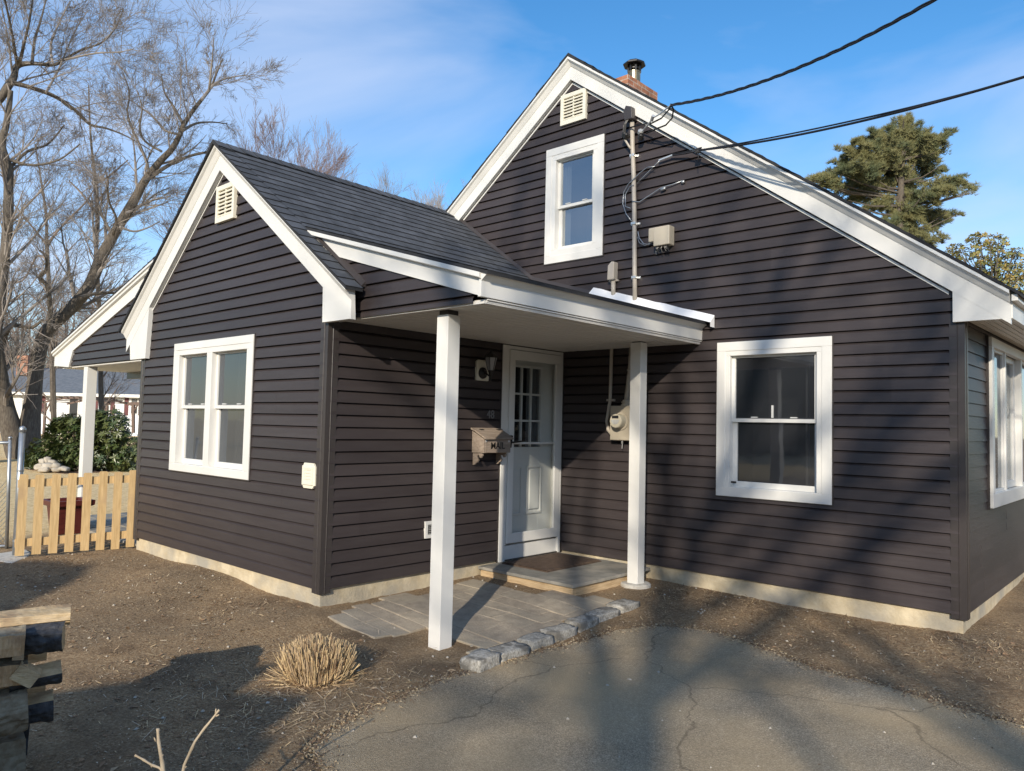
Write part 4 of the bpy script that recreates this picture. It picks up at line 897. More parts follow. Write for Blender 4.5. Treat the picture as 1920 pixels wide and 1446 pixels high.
# ------------------------------------------------------------------ paving
PAVP = [(-.03, -3.16), (.82, -3.18), (.86, -3.02), (.90, -2.80), (1.02, -2.74), (1.28, -2.74), (1.45, -2.94), (1.56, -2.92), (1.56, -.98), (1.2, -.94), (1.2, -1.3), (.0, -1.3), (.0, -3.06)]
rr = random.Random(21); mb = MB()
th = .0; y = -3.17; row = 0
while y < -.95:
    dpt = rr.choice((.155, .225, .30)); x = -.10-rr.uniform(0, .1)
    while x < 1.58:
        wdt = rr.choice((.225, .30, .30, .37)); x1 = min(x+wdt, 1.56)
        cx, cy = (x+x1)/2, y+dpt/2
        if x1-x > .06:
            X = np.array([x+.03, x1-.03, x+.03, x1-.03, cx]); Y = np.array([y+.03, y+.03, y+dpt-.03, y+dpt-.03, cy])
            if inside(PAVP, X, Y).sum() >= 4 and x1 > .03:
                g = .0008+rr.uniform(0, .0008); dz = rr.uniform(-.003, .004); a0, a1, b0, b1 = max(x+g, .0), x1-g, y+g, y+dpt-g
                ch_ = .0045; mi = rr.randrange(3)
                def Z(px, py): return G(px, py)+.014+dz
                top = [(a0+ch_, b0+ch_), (a1-ch_, b0+ch_), (a1-ch_, b1-ch_), (a0+ch_, b1-ch_)]; bot = [(a0, b0), (a1, b0), (a1, b1), (a0, b1)]
                V = [(p[0], p[1], Z(*p)) for p in top]+[(p[0], p[1], Z(*p)-.0025) for p in bot]+[(p[0], p[1], Z(*p)-.06) for p in bot]
                mb.faces(V, [(0,1,2,3)]+[(4+i, 4+(i+1) % 4, (i+1) % 4, i) for i in range(4)]+[(8+i, 8+(i+1) % 4, 4+(i+1) % 4, 4+i) for i in range(4)], mi)
        x = x1
        if x1 >= 1.56: break
    y += dpt; row += 1
tag(mb.build('path', [M['paver0'], M['paver1'], M['paver2']], origin=(0, 0, 0)), kind='structure')
# rough stones: displaced subdivided boxes
def rock(name, c, size, rz, mt, seed, n=5, rough=.12, box=.55, tilt=0):
    rnd = random.Random(seed); off = Vector((rnd.uniform(0, 50), rnd.uniform(0, 50), rnd.uniform(0, 50)))
    bm = bmesh.new(); bmesh.ops.create_cube(bm, size=2); bmesh.ops.subdivide_edges(bm, edges=bm.edges[:], cuts=n, use_grid_fill=True)
    for v in bm.verts:
        p = v.co.copy(); s_ = p.normalized(); k = max(abs(p.x), abs(p.y), abs(p.z)); q = (p*box+s_*(1-box)*1.15)
        d = 1+rough*mnoise.noise(q*1.3+off)+rough*.5*mnoise.noise(q*3.7+off); q *= d
        v.co = Vector((q.x*size[0]/2, q.y*size[1]/2, q.z*size[2]/2))
    bm.transform(Matrix.Rotation(rz, 4, 'Z') @ Matrix.Rotation(tilt, 4, 'X'))
    me = bpy.data.meshes.new(name); bm.to_mesh(me); bm.free(); me.materials.append(mt)
    for p in me.polygons: p.use_smooth = True
    o = bpy.data.objects.new(name, me); COL.objects.link(o); o.location = c; WL[o] = Vector(c); return o
CURB = [((1.735, -2.99), .25, .165, .13, .12), ((1.705, -2.69), .30, .17, .10, -.04), ((1.69, -2.385), .27, .155, .10, .05), ((1.675, -2.085), .29, .15, .09, .0), ((1.665, -1.79), .27, .15, .085, .04), ((1.65, -1.485), .31, .15, .08, -.03), ((1.635, -1.165), .29, .16, .075, .02)]
CLAB = ['granite kerb block at the near end beside the white post, set askew', 'second granite kerb block from the near end, along the drive', 'third granite kerb block from the near end, along the drive', 'middle granite kerb block of the seven between pavers and drive', 'third granite kerb block from the far end, along the drive', 'second granite kerb block from the far end, nearly flush with the soil', 'granite kerb block at the far end, opposite the second porch post']
for i, ((x, y), ln, wd, ht, rz) in enumerate(CURB):
    o = rock('kerb_block', (x, y, G(x, y)+ht*.5-.005), (wd, ln, .15), rz, M['granite'], 60+i, n=7, rough=.10, box=.86)
    o.location.z = G(x, y)+ht*.62-.075
    tag(o, CLAB[i], 'kerb block', 'granite kerb blocks between the pavers and the drive')

# ------------------------------------------------------------------ ground litter
def litter(name, n, gen, mats, seed, zf):
    rnd = random.Random(seed); mb = MB()
    for i in range(n):
        x, y, ln, wd, mi = gen(rnd)
        z = zf(x, y); a = rnd.uniform(0, 2*math.pi); ti = rnd.gauss(0, .2); tj = rnd.gauss(0, .2)
        u = Vector((math.cos(a), math.sin(a), ti))*ln/2; v = Vector((-math.sin(a), math.cos(a), tj))*wd/2
        c = Vector((x, y, z+.003+abs(ti)*ln/2*.6+abs(tj)*wd/2*.6)); cu = Vector((0, 0, rnd.uniform(-.1, .25)*wd))
        if ln > 4.5*wd: mb.faces([c-u-v, c+u-v, c+u+v, c-u+v], [(0, 1, 2, 3)], mi)
        else: mb.faces([c-u, c-u*.2-v+cu, c+u, c-u*.2+v+cu], [(0, 1, 2), (0, 2, 3)], mi)
    return mb.build(name, mats, origin=(0, 0, 0))
LM = [M['leafA'], M['leafB'], M['leafC'], M['leafD'], M['straw']]
GZC = {}
def gzf(x, y): return G(x, y)
def blocked(x, y):
    return (-W-.03 < x < .02 and y > -L-.03) or (0 <= x < R+.03 and y > -.02)
def gen_dirt(rnd):
    while True:
        x, y = rnd.uniform(-4.6, 6.2), rnd.uniform(-6.0, .6)
        d = (Vector((x, y, 0))-Vector((CAM.x, CAM.y, 0)))
        if d.dot(FWD) < 1.4: continue
        if blocked(x, y): continue
        dn = mnoise.noise(Vector((x*1.3, y*1.3, 3)))+.6*mnoise.noise(Vector((x*4, y*4, 8)))
        if rnd.random() > .5+.75*dn: continue
        if -.05 < x < 1.58 and -3.2 < y < -.0 and rnd.random() < .97: continue
        inA = inside(ASPH, np.array([x]), np.array([y]))[0]
        if inA and rnd.random() < .985: continue
        # thicker where it drifts: along the wall, drive edge, round the grass clump
        break
    t = rnd.random()
    sc_ = .55+.85*rnd.random()**3
    if t < .34: return x, y, rnd.uniform(.016, .045)*sc_, rnd.uniform(.002, .0045), rnd.choice((0, 2, 4, 1, 3, 1))
    if t < .72: return x, y, rnd.uniform(.010, .026)*sc_, rnd.uniform(.005, .011)*sc_, rnd.choice((0, 1, 1, 3, 3, 3))
    if t < .975: return x, y, rnd.uniform(.006, .014), rnd.uniform(.005, .010), rnd.choice((0, 1, 3, 2))
    return x, y, rnd.uniform(.025, .05), rnd.uniform(.015, .03), rnd.choice((0, 1, 1))
tag(litter('leaf_litter', 40000, gen_dirt, LM, 9, gzf), kind='stuff')
def gen_straw(rnd):
    while True:
        x, y = rnd.gauss(1.35, .45), rnd.gauss(-4.0, .38)
        if not inside(ASPH, np.array([x]), np.array([y]))[0] or rnd.random() < .15: break
    return x, y, rnd.uniform(.03, .10), rnd.uniform(.002, .004), rnd.choice((0, 2, 4, 4, 1))
tag(litter('cut_straw', 900, gen_straw, LM, 10, gzf), kind='stuff')
def gen_wall(rnd):
    x = rnd.uniform(1.5, 5.2); y = -abs(rnd.gauss(0, .55))-.03
    return x, y, rnd.uniform(.02, .07), rnd.uniform(.002, .0045), rnd.choice((0, 0, 1, 4, 1))
tag(litter('pine_straw', 3500, gen_wall, LM, 11, gzf), kind='stuff')
# grit and leaf scraps gathered along the drive edge
EDG = [p for p in ASPHJ if p[1] > -6 and p[0] < 6.5]
def gen_edge(rnd):
    x, y = rnd.choice(EDG); g = abs(rnd.gauss(0, .06)); a = rnd.uniform(0, 6.283)
    return x+g*math.cos(a), y+g*math.sin(a), rnd.uniform(.006, .03), rnd.uniform(.004, .012), rnd.choice((0, 1, 1, 3, 3, 4))
tag(litter('edge_litter', 5200, gen_edge, LM, 13, lambda x, y: G(x, y)+.006), kind='stuff')
mb = MB(); rnd = random.Random(14)
for i in range(1500):
    x, y = rnd.choice(EDG); x += rnd.gauss(0, .05); y += rnd.gauss(0, .05); r = rnd.uniform(.003, .011); c = Vector((x, y, G(x, y)+.004+r*.3)); s_ = [rnd.uniform(.6, 1.4) for _ in range(4)]
    mb.faces([c+Vector((r*s_[0], 0, 0)), c+Vector((0, r*s_[1], 0)), c-Vector((r*s_[2], 0, 0)), c-Vector((0, r*s_[3], 0)), c+Vector((0, 0, r*.8)), c-Vector((0, 0, r))], [(0,1,4),(1,2,4),(2,3,4),(3,0,4),(1,0,5),(2,1,5),(3,2,5),(0,3,5)])
tag(mb.build('gravel', M['asphalt'], origin=(0, 0, 0)), kind='stuff')
# small pebbles
mb = MB(); rnd = random.Random(12)
for i in range(500):
    while True:
        x, y = rnd.uniform(-4, 5.5), rnd.uniform(-5.6, 0)
        if not blocked(x, y) and (Vector((x, y, 0))-Vector((CAM.x, CAM.y, 0))).dot(FWD) > 1.4: break
    r = rnd.choice((.004, .006, .009, .013)); c = Vector((x, y, G(x, y)+r*.4)); s_ = [rnd.uniform(.7, 1.3) for _ in range(6)]
    mb.faces([c+Vector((r*s_[0], 0, 0)), c+Vector((0, r*s_[1], 0)), c-Vector((r*s_[2], 0, 0)), c-Vector((0, r*s_[3], 0)), c+Vector((0, 0, r*.7)), c-Vector((0, 0, r))], [(0,1,4),(1,2,4),(2,3,4),(3,0,4),(1,0,5),(2,1,5),(3,2,5),(0,3,5)])
tag(mb.build('pebbles', M['stone'], origin=(0, 0, 0)), kind='stuff')

# ornamental grass cut down to a stubble clump
mb = MB(); rnd = random.Random(31); gc = (1.14, -3.86)
for i in range(1900):
    a = rnd.uniform(0, 2*math.pi); r = math.sqrt(rnd.random())*(1+.18*mnoise.noise(Vector((math.cos(a)*1.5, math.sin(a)*1.5, 2)))); x, y = gc[0]+.19*r*math.cos(a), gc[1]+.175*r*math.sin(a)
    h = (.235-.045*r*r+.03*mnoise.noise(Vector((x*9, y*9, 1))))*rnd.uniform(.5, 1.12); ln = Vector((math.cos(a)*r*.30+rnd.gauss(0, .10), math.sin(a)*r*.30+rnd.gauss(0, .10), 1)).normalized()
    if rnd.random() < .2: ln = Vector((ln.x*2+rnd.gauss(0, .45), ln.y*2+rnd.gauss(0, .45), .8)).normalized(); h *= .85
    p = Vector((x, y, G(x, y)-.01)); q = p+ln*h; wv = Vector((math.cos(i), math.sin(i), 0))*rnd.uniform(.0018, .0035); w2 = Vector((-wv.y, wv.x, 0))
    mb.faces([p+wv, p-wv*.5+w2, p-wv*.5-w2, q+wv, q-wv*.5+w2, q-wv*.5-w2], [(0,1,4,3),(1,2,5,4),(2,0,3,5),(3,4,5)], rnd.choice((0, 0, 0, 1, 1, 2)))
for i in range(120):
    a = rnd.uniform(0, 2*math.pi); r = rnd.uniform(.12, .27); x, y = gc[0]+r*math.cos(a), gc[1]+r*math.sin(a); b_ = a+rnd.gauss(0, .7)
    p = Vector((x, y, G(x, y)+.01)); q = p+Vector((math.cos(b_), math.sin(b_), rnd.uniform(-.05, .45)))*rnd.uniform(.04, .11); mb.tube([p, q], .002, 3, rnd.choice((0, 1, 2)))
tag(mb.build('grass_clump', [M['straw'], M['leafA'], M['leafB']]), 'tuft of dry ornamental grass cut to stubble beside the drive', 'grass clump')

# bare cut stems at the bottom of the picture
mb = MB(); dS = 2.72
def stem(pts, r0, r1, knots=True, d=dS):
    P = [PX(u, v, d) for u, v in pts]; n = 14; path = []
    for i in range(n+1):
        t = i/n*(len(P)-1); k = min(int(t), len(P)-2); path.append(P[k].lerp(P[k+1], t-k))
    rr_ = [r0+(r1-r0)*i/n+(.0012 if (i % 4 == 2 and knots) else 0) for i in range(n+1)]; mb.tube(path, rr_, 8)
base = PX(322, 1580, dS)
stem([(322, 1640), (312, 1500), (306, 1440), (299, 1400), (297, 1384), (296, 1366)], .0085, .0052)
stem([(325, 1600), (343, 1440), (352, 1420), (366, 1390), (380, 1370), (398, 1348), (411, 1331)], .006, .0032)
stem([(308, 1452), (300, 1440), (284, 1434), (268, 1424), (253, 1416)], .0045, .0035)
for (u, v, du, dv) in ((292, 1390, -3, -7), (303, 1421, 3, -6), (404, 1338, 1, -9), (405, 1343, 6, -3), (364, 1398, -1, -5), (284, 1435, 0, 4), (346, 1440, 4, -3)):
    mb.tube([PX(u, v, dS), PX(u+du, v+dv, dS)], [.003, .002], 6)
tag(mb.build('sapling', M['sapling'], smooth=True), 'pruned bare sapling stems in front of the bare earth', 'sapling')

# ------------------------------------------------------------------ firewood
def log(c, ax, ln, secn, mats, label, seed, group='split firewood logs in the stack'):
    """secn: outline of the cross-section in the (h, v) plane, each point with a material index for the face that follows it (0 bark, 1 split)"""
    rnd = random.Random(seed); ax = (Vector(ax)+Vector((rnd.gauss(0, .06), rnd.gauss(0, .06), rnd.gauss(0, .05)))).normalized(); h = ax.cross(Vector((0, 0, 1))).normalized(); v = h.cross(ax); v = -v if v.z < 0 else v
    mb = MB(); n = 16; pts = []
    # densify the outline
    out_ = []; mi = []
    for i, (a, b, m_) in enumerate(secn):
        a2, b2, _ = secn[(i+1) % len(secn)]
        for k in range(7): out_.append((a+(a2-a)*k/7, b+(b2-b)*k/7)); mi.append(m_)
    K = len(out_); V = []; off = Vector((rnd.uniform(0, 9), rnd.uniform(0, 9), 0))
    for j in range(n+1):
        t = j/n-.5
        for k, (a, b) in enumerate(out_):
            q = 1+.16*mnoise.noise(Vector((a*14, b*14, t*ln*6))+off)+(.13*mnoise.noise(Vector((a*55, b*55, t*ln*30))+off) if mi[k] == 0 else .05*mnoise.noise(Vector((a*70, b*70, t*ln*8))+off))
            V.append(Vector(c)+ax*(t*ln)+h*(a*q)+v*(b*q))
    for j in range(n):
        for k in range(K): mb.faces([V[j*K+k], V[j*K+(k+1) % K], V[(j+1)*K+(k+1) % K], V[(j+1)*K+k]], [(0, 1, 2, 3)], mi[k])
    mb.faces([V[k] for k in range(K)], [tuple(range(K))], 1); mb.faces([V[n*K+k] for k in range(K)], [tuple(range(K))[::-1]], 1)
    o = mb.build('firewood_log', mats); return tag(o, label, 'firewood', group)
dW = 3.35; hR = RIGHT.normalized()
ax_r = Vector((RIGHT.x, RIGHT.y, 0)).normalized(); ax_v = Vector((FWD.x, FWD.y, 0)).normalized()
vw_ = FWD-RIGHT*.64; ax_r = Vector((vw_.x, vw_.y, 0)).cross(Vector((0, 0, 1))).normalized()
def LP(u, v, d=dW): return PX(u, v, d)
pxm = dW/FPX
BK, SP, SR, BB = M['bark_log'], M['split'], M['splitred'], M['bark_black']
def rectsec(w_, h_, m_=(1, 1, 1, 1)): return [(-w_/2, -h_/2, m_[0]), (w_/2, -h_/2, m_[1]), (w_/2, h_/2, m_[2]), (-w_/2, h_/2, m_[3])]
# logs lying left to right (their long side towards the camera)
log(LP(10, 1166, 3.42), ax_r, 215*pxm, [(-.09, -.012, 1), (.05, -.028, 1), (.09, .0, 1), (.06, .03, 1), (-.08, .035, 1)], [BK, SP], 'pale flat split log lying across the top of the stack', 1)
log(LP(55, 1199, 3.36), ax_r, 112*pxm, [(-.06, -.055, 1), (.02, -.062, 0), (.05, -.045, 0), (.066, -.01, 0), (.06, .03, 0), (.03, .056, 0), (-.05, .06, 1)], [BB, SP], 'log with charred black bark under the topmost pale log', 2)
log(LP(-6, 1208, 3.22), ax_r, 84*pxm, [(-.05, -.062, 1), (.05, -.05, 1), (.055, .045, 0), (-.04, .062, 0)], [BK, SR], 'orange-faced split log left of the black-barked log', 3)
log(LP(35, 1210, 3.25), ax_r+Vector((0,0,.02)), 18*pxm, [(-.02, -.055, 1), (.03, -.055, 1), (.03, .045, 1), (-.02, .05, 1)], [BK, SP], 'thin split slab standing beside the black-barked log', 4)
log(LP(66, 1268, 3.38), ax_r+Vector((0,0,.03)), 84*pxm, [(-.06, -.04, 0), (.03, -.045, 0), (.055, -.02, 0), (.064, .008, 1), (.0, .05, 1), (-.06, .03, 1)], [BB, SP], 'pale wedge-shaped log sticking out right below the black-barked log', 5)
log(LP(50, 1262, 3.30), ax_r+Vector((0,0,-.62)), 40*pxm, [(-.04, -.03, 1), (.04, -.035, 1), (.04, .03, 1), (-.04, .03, 1)], [BK, SP], 'short split piece leaning steeply in the middle of the stack', 6)
log(LP(5, 1262, 3.28), ax_r, 76*pxm, [(-.05, -.07, 1), (.05, -.05, 1), (.05, .04, 0), (-.05, .06, 0)], [BK, SR], 'reddish split log in the middle left of the stack', 7)
log(LP(66, 1325, 3.40), ax_r, 58*pxm, [(-.06, -.066, 1), (.02, -.07, 0), (.052, -.05, 0), (.066, -.01, 0), (.055, .03, 1), (.0, .06, 1), (-.05, .04, 1)], [BB, SP], 'black-barked log low on the right of the stack', 8)
log(LP(-4, 1338, 3.27), ax_r, 90*pxm, [(-.07, -.085, 1), (.02, -.095, 0), (.06, -.07, 0), (.082, -.02, 0), (.08, .03, 0), (.05, .08, 0), (-.05, .09, 1)], [BK, SR], 'thick log with mossy rough bark low on the left of the stack', 9)
log(LP(30, 1292, 3.5), ax_r, 96*pxm, rectsec(.10, .09), [BK, SP], 'split log half hidden inside the stack', 10)
log(LP(-2, 1420, 3.31), ax_r, 80*pxm, rectsec(.13, .15, (0, 0, 0, 0)), [M['bark_log'], SP], 'dark grey log at the bottom of the stack', 11)
log(LP(25, 1220, 3.55), ax_r, 110*pxm, rectsec(.12, .10, (0, 1, 1, 0)), [BK, SP], 'split log behind the charred one in the stack', 12)
log(LP(10, 1380, 3.5), ax_r, 76*pxm, rectsec(.12, .16, (0, 0, 0, 0)), [BB, SP], 'dark log at the back of the stack near the ground', 13)

# ------------------------------------------------------------------ fence and yard behind it
FA, FB = Vector((-3.80, -3.115, 0)), Vector((-4.075, -4.14, 0))
fdir = (FB-FA).normalized(); fn = Vector((-fdir.y, fdir.x, 0)); 
if fn.dot(CAM-FA) < 0: fn = -fn
fence = thing('wooden_fence', (FA+FB)/2+Vector((0, 0, -.2)), 'new pale wooden picket gate between the house corner and a steel post', 'picket fence')
def picket(t, zb, zt, lean):
    mb = MB(); c = FA.lerp(FB, t); w2 = .0425; u = fdir*w2; n2 = fn*.010; tl = fdir*lean
    b0 = Vector((c.x, c.y, zb)); t0 = Vector((c.x, c.y, zt))+tl; ch_ = .012
    P = [b0-u, b0+u, t0+u-Vector((0, 0, ch_)), t0+u*.75, t0-u*.75, t0-u-Vector((0, 0, ch_))]
    mb.prism([p-n2 for p in P], fn*.02); return mb.build('picket', M['wood_new'], fence)
rr = random.Random(6)
for i in range(8):
    t = i/7; picket(t, -.135-.02*t+rr.uniform(-.012, .012), .742-.03*t+rr.uniform(-.01, .01), rr.uniform(-.004, .004))
for z in (.645, .01):
    mb = MB(); mb.beam(FA-fn*.026+Vector((0, 0, z+.005))-fdir*.04, FB-fn*.026+Vector((0, 0, z-.028))+fdir*.05, .032, .085); mb.build('rail', M['wood_new'], fence)
sp = thing('steel_post', (-4.28, -4.13, -.2), 'thick round galvanised gate post with a domed cap left of the pickets', 'fence post')
mb = MB(); mb.tube([(-4.255, -4.13, -.22), (-4.17, -4.15, 1.18)], .031, 16); mb.build('post', M['galv'], sp, smooth=True)
mb = MB(); mb.lathe((-4.168, -4.1505, 1.17), [(.034, 0), (.034, .03), (.03, .05), (.018, .062), (.004, .066)], 16); mb.build('cap', M['galv'], sp, smooth=True)
mb = MB(); mb.lathe((-4.196, -4.144, .74), [(.036, 0), (.036, .02)], 16); mb.build('band', M['galv'], sp); mb = MB(); mb.lathe((-4.243, -4.133, -.02), [(.036, 0), (.036, .02)], 16); mb.build('band', M['galv'], sp)
cf = thing('chain_link_gate', (-4.75, -4.12, -.25), 'thin galvanised chain-link gate frame at the left edge behind the thick post', 'gate')
mb = MB(); A, B_ = PX(12, 1040, 8.7), PX(19, 822, 8.6); mb.tube([A, B_], .019, 12); mb.lathe(B_, [(.021, -.01), (.021, .012), (.01, .02)], 12); mb.build('post', M['galv'], cf, smooth=True)
mb = MB(); mb.tube([B_-Vector((0, 0, .05)), PX(-120, 831, 8.9)], .017, 10); mb.build('rail', M['galv'], cf, smooth=True); mb = MB(); mb.tube([A+Vector((0, 0, .1)), PX(-120, 1030, 8.9)], .017, 10); mb.build('rail', M['galv'], cf, smooth=True)
mb = MB(); wl_ = PX(-120, 1030, 8.9)-A
for k in range(14):
    for sgn in (1, -1):
        n = 16; path = []
        for j in range(n+1):
            s_ = (k*.06+sgn*j*.055) ; z = .12+j*.055
            if 0 <= s_ <= .8: path.append(A+wl_.normalized()*s_+Vector((0, 0, z))+(B_-A)*0)
        if len(path) > 1: mb.tube(path, .0028, 3)
mb.build('mesh', M['galv'], cf)
mb = MB(); pts = [(0, 1056), (22, 1060), (52, 1048), (58, 1040), (48, 1034), (20, 1038), (-30, 1046), (-60, 1066)]
PS = []
for u, v in pts:
    d = PX(u, v, 1)-CAM; t = (-.19-CAM.z)/d.z; PS.append(CAM+d*t)
o = mb; mb.prism([(p.x, p.y, -.27) for p in PS], (0, 0, .105)); tag(mb.build('concrete_slab', M['padconc'], bevel=.012), 'broken pale concrete slab at the foot of the steel post', 'slab')
# planter on the side porch slab
pt = thing('planter', (-5.65, -3.2, -.165), 'oxblood square planter with a wide rim behind the pickets', 'planter')
c = Vector((-5.65, -3.2, -.165))
def ring(h, s): return [c+Vector((s*a, s*b, h)) for a, b in ((-1, -1), (1, -1), (1, 1), (-1, 1))]
mb = MB(); P0, P1, P2, P3, P4 = ring(0, .15), ring(.36, .19), ring(.36, .205), ring(.43, .215), ring(.40, .18)
V = P0+P1; mb.faces(V, [(3, 2, 1, 0)]+[(i, (i+1) % 4, 4+(i+1) % 4, 4+i) for i in range(4)]); mb.build('tub', M['planter'], pt)
V = ring(.345, .20)+ring(.365, .245)+ring(.43, .25)+ring(.43, .20)+ring(.39, .185)
mb = MB(); mb.faces(V, [(k*4+i, k*4+(i+1) % 4, k*4+4+(i+1) % 4, k*4+4+i) for k in range(4) for i in range(4)]); mb.build('rim', M['planter'], pt, bevel=.006)
mb = MB(); mb.faces(ring(.385, .19), [(0, 1, 2, 3)]); mb.build('soil', M['mulch'], pt)
mb = MB()
rr = random.Random(17)
for i in range(7):
    for j in range(6):
        x0, y0 = -7.0+i*.46, -3.0+j*.46; mb.box(x0, y0, -.2, x0+.445, y0+.445, -.125+rr.uniform(-.006, .006))
tag(mb.build('patio', M['slate'], origin=(0, 0, 0)), kind='structure')

# ------------------------------------------------------------------ neighbour's ranch house
NH = PX(150, 806, 45); NA = Vector((RIGHT.x, RIGHT.y, 0)).normalized(); NB = Vector((FWD.x, FWD.y, 0)).normalized()
NZ = .18
def NP(s, z, o=0.): return NH+NA*s-NB*o+Vector((0, 0, z-NH.z))     # s metres to the right, z absolute height, o towards the camera
PXM = 45/FPX
def ns(u): return (u-150)*PXM
nh = thing('ranch_house', NP(-2, NZ), 'long low white ranch house with a grey roof far behind the shrub', 'house')
S0, S1 = -16., 9.5
mb = MB(); siding(mb, [(S0, NZ), (S1, NZ), (S1, 2.62), (S0, 2.62)], [], lambda s, z, o: NP(s, z, o), e=.13, lip=.02, z0=NZ); mb.box
o = mb.build('wall', M['nb_wall'], nh)
mb = MB(); mb.faces([NP(S1, NZ, 0), NP(S1, NZ, -8), NP(S1, 2.6, -8), NP(S1, 4.4, -4), NP(S1, 2.6, 0)], [(0, 1, 2, 3, 4)]); mb.build('wall', M['nb_wall'], nh)
mb = MB(); mb.faces([NP(S0-.3, 2.62, .45), NP(S1+.3, 2.62, .45), NP(S1+.3, 4.35, -4), NP(S0-.3, 4.35, -4), NP(S1+.3, 2.62, -8.4), NP(S0-.3, 2.62, -8.4)], [(0, 1, 2, 3), (3, 2, 4, 5)])
nr = mb.build('roof', M['nb_roof'], nh)
mb = MB(); mb.obox(NP((S0+S1)/2, 2.55, .43), NA*(S1-S0+.6)/2, -NB*.05, Vector((0, 0, .09))); mb.build('gutter', M['white'], nh)
def nbox(u0, u1, z0, z1, o0, o1, name, mt, par=nh):
    mb = MB(); pbox(mb, lambda s, z, o: NP(s, z, o), ns(u0), ns(u1), z0, z1, o0, o1); return mb.build(name, mt, par)
for (u0, u1, sh) in ((185, 205, ((175, 182), (206, 213))), (243, 258, ((232, 239), (259, 266))), (90, 104, ((76, 83),))):
    wv_ = nbox(u0, u1, 1.45, 2.45, .0, .06, 'window', M['white']); nbox(u0+2, u1-2, 1.98, 2.38, .055, .075, 'pane', M['interior'], wv_); nbox(u0+2, u1-2, 1.52, 1.93, .05, .07, 'pane', M['dark'], wv_)
    for a, b in sh: nbox(a, b, 1.4, 2.48, .0, .05, 'shutter', M['shutter'])
nd = nbox(127, 147, .75, 2.5, .0, .05, 'door', M['white']); nbox(129.5, 144, 1.0, 2.42, .05, .07, 'door_pane', M['dark'], nd)
nbox(229, 231.5, NZ, 2.5, .0, .06, 'corner_board', M['white'])
nbox(20, 40, .9, 2.45, .0, .05, 'garage_door', M['white'])
nbox(124, 150, NZ, .72, .0, 1.5, 'stoop', M['padconc'])
mb = MB()
for k in range(6): mb.beam(NP(ns(126+k*4.4), .72, 1.45), NP(ns(126+k*4.4), 1.6, 1.45), .04, .04, NB)
mb.beam(NP(ns(124), 1.62, 1.45), NP(ns(141), 1.62, 1.45), .06, .06); mb.beam(NP(ns(141), 1.62, 1.45), NP(ns(150), .75, 1.9), .06, .06); mb.build('railing', M['white'], nh)
mb = MB(); c = PX(40, 704, 47.5)
def bq(p, a, b_): mb.face([p, p+a, p+a+b_, p+b_], 0, [(0, 0), (a.length, 0), (a.length, b_.length), (0, b_.length)])
bq(c-NA*.35, NA*.7, Vector((0, 0, 1.25))); bq(c+NA*.35, NB*.7, Vector((0, 0, 1.25))); bq(c-NA*.35+NB*.7, -NB*.7, Vector((0, 0, 1.25))); bq(c-NA*.35+Vector((0, 0, 1.25)), NA*.7, NB*.7)
mb.build('chimney', M['brick'], nr)
# pergola in front of it
pg = thing('pergola', PX(140, 815, 38), 'arched brown garden pergola in front of the white ranch house', 'pergola')
K38 = 38/FPX
GZ38 = PX(140, 815, 38).z
def QP(u, z, o=0): p = PX(u, 815, 38)-NB*o; p.z = z; return p
zt = PX(140, 757, 38).z
for u, o in ((82, 0), (115, -2.2), (198, 0), (168, -2.2)):
    mb = MB(); mb.beam(QP(u, GZ38-.3, o), QP(u, zt, o), .10, .10, NB); mb.build('post', M['pergola'], pg)
for o in (0, -2.2):
    mb = MB(); us = np.linspace(74, 206, 15)
    for a, b in zip(us, us[1:]):
        f = lambda u: zt+.30*math.sin(math.pi*(u-74)/132)
        mb.beam(QP(a, f(a), o), QP(b, f(b), o), .05, .09)
    mb.build('arched_beam', M['pergola'], pg)
for u in np.linspace(78, 202, 12):
    mb = MB(); z = zt+.06+.30*math.sin(math.pi*(u-74)/132); mb.beam(QP(u, z, .3), QP(u, z, -2.5), .035, .045); mb.build('rafter', M['pergola'], pg)
for u, s_ in ((82, 1), (198, -1)):
    mb = MB(); mb.beam(QP(u, zt-.5), QP(u+s_*9, zt+.02), .06, .06); mb.build('brace', M['pergola'], pg)
pg2 = thing('arbor', PX(252, 815, 37), 'small dark timber arbor half hidden behind the cottage corner', 'arbor')
mb = MB(); mb.beam(PX(250, 812, 37), PX(250, 758, 37), .12, .12, NB); mb.build('post', M['pergola'], pg2)
mb = MB(); mb.beam(PX(240, 757, 37), PX(275, 757, 37), .08, .14); mb.beam(PX(252, 770, 37), PX(258, 759, 37), .06, .06); mb.build('beam', M['pergola'], pg2)

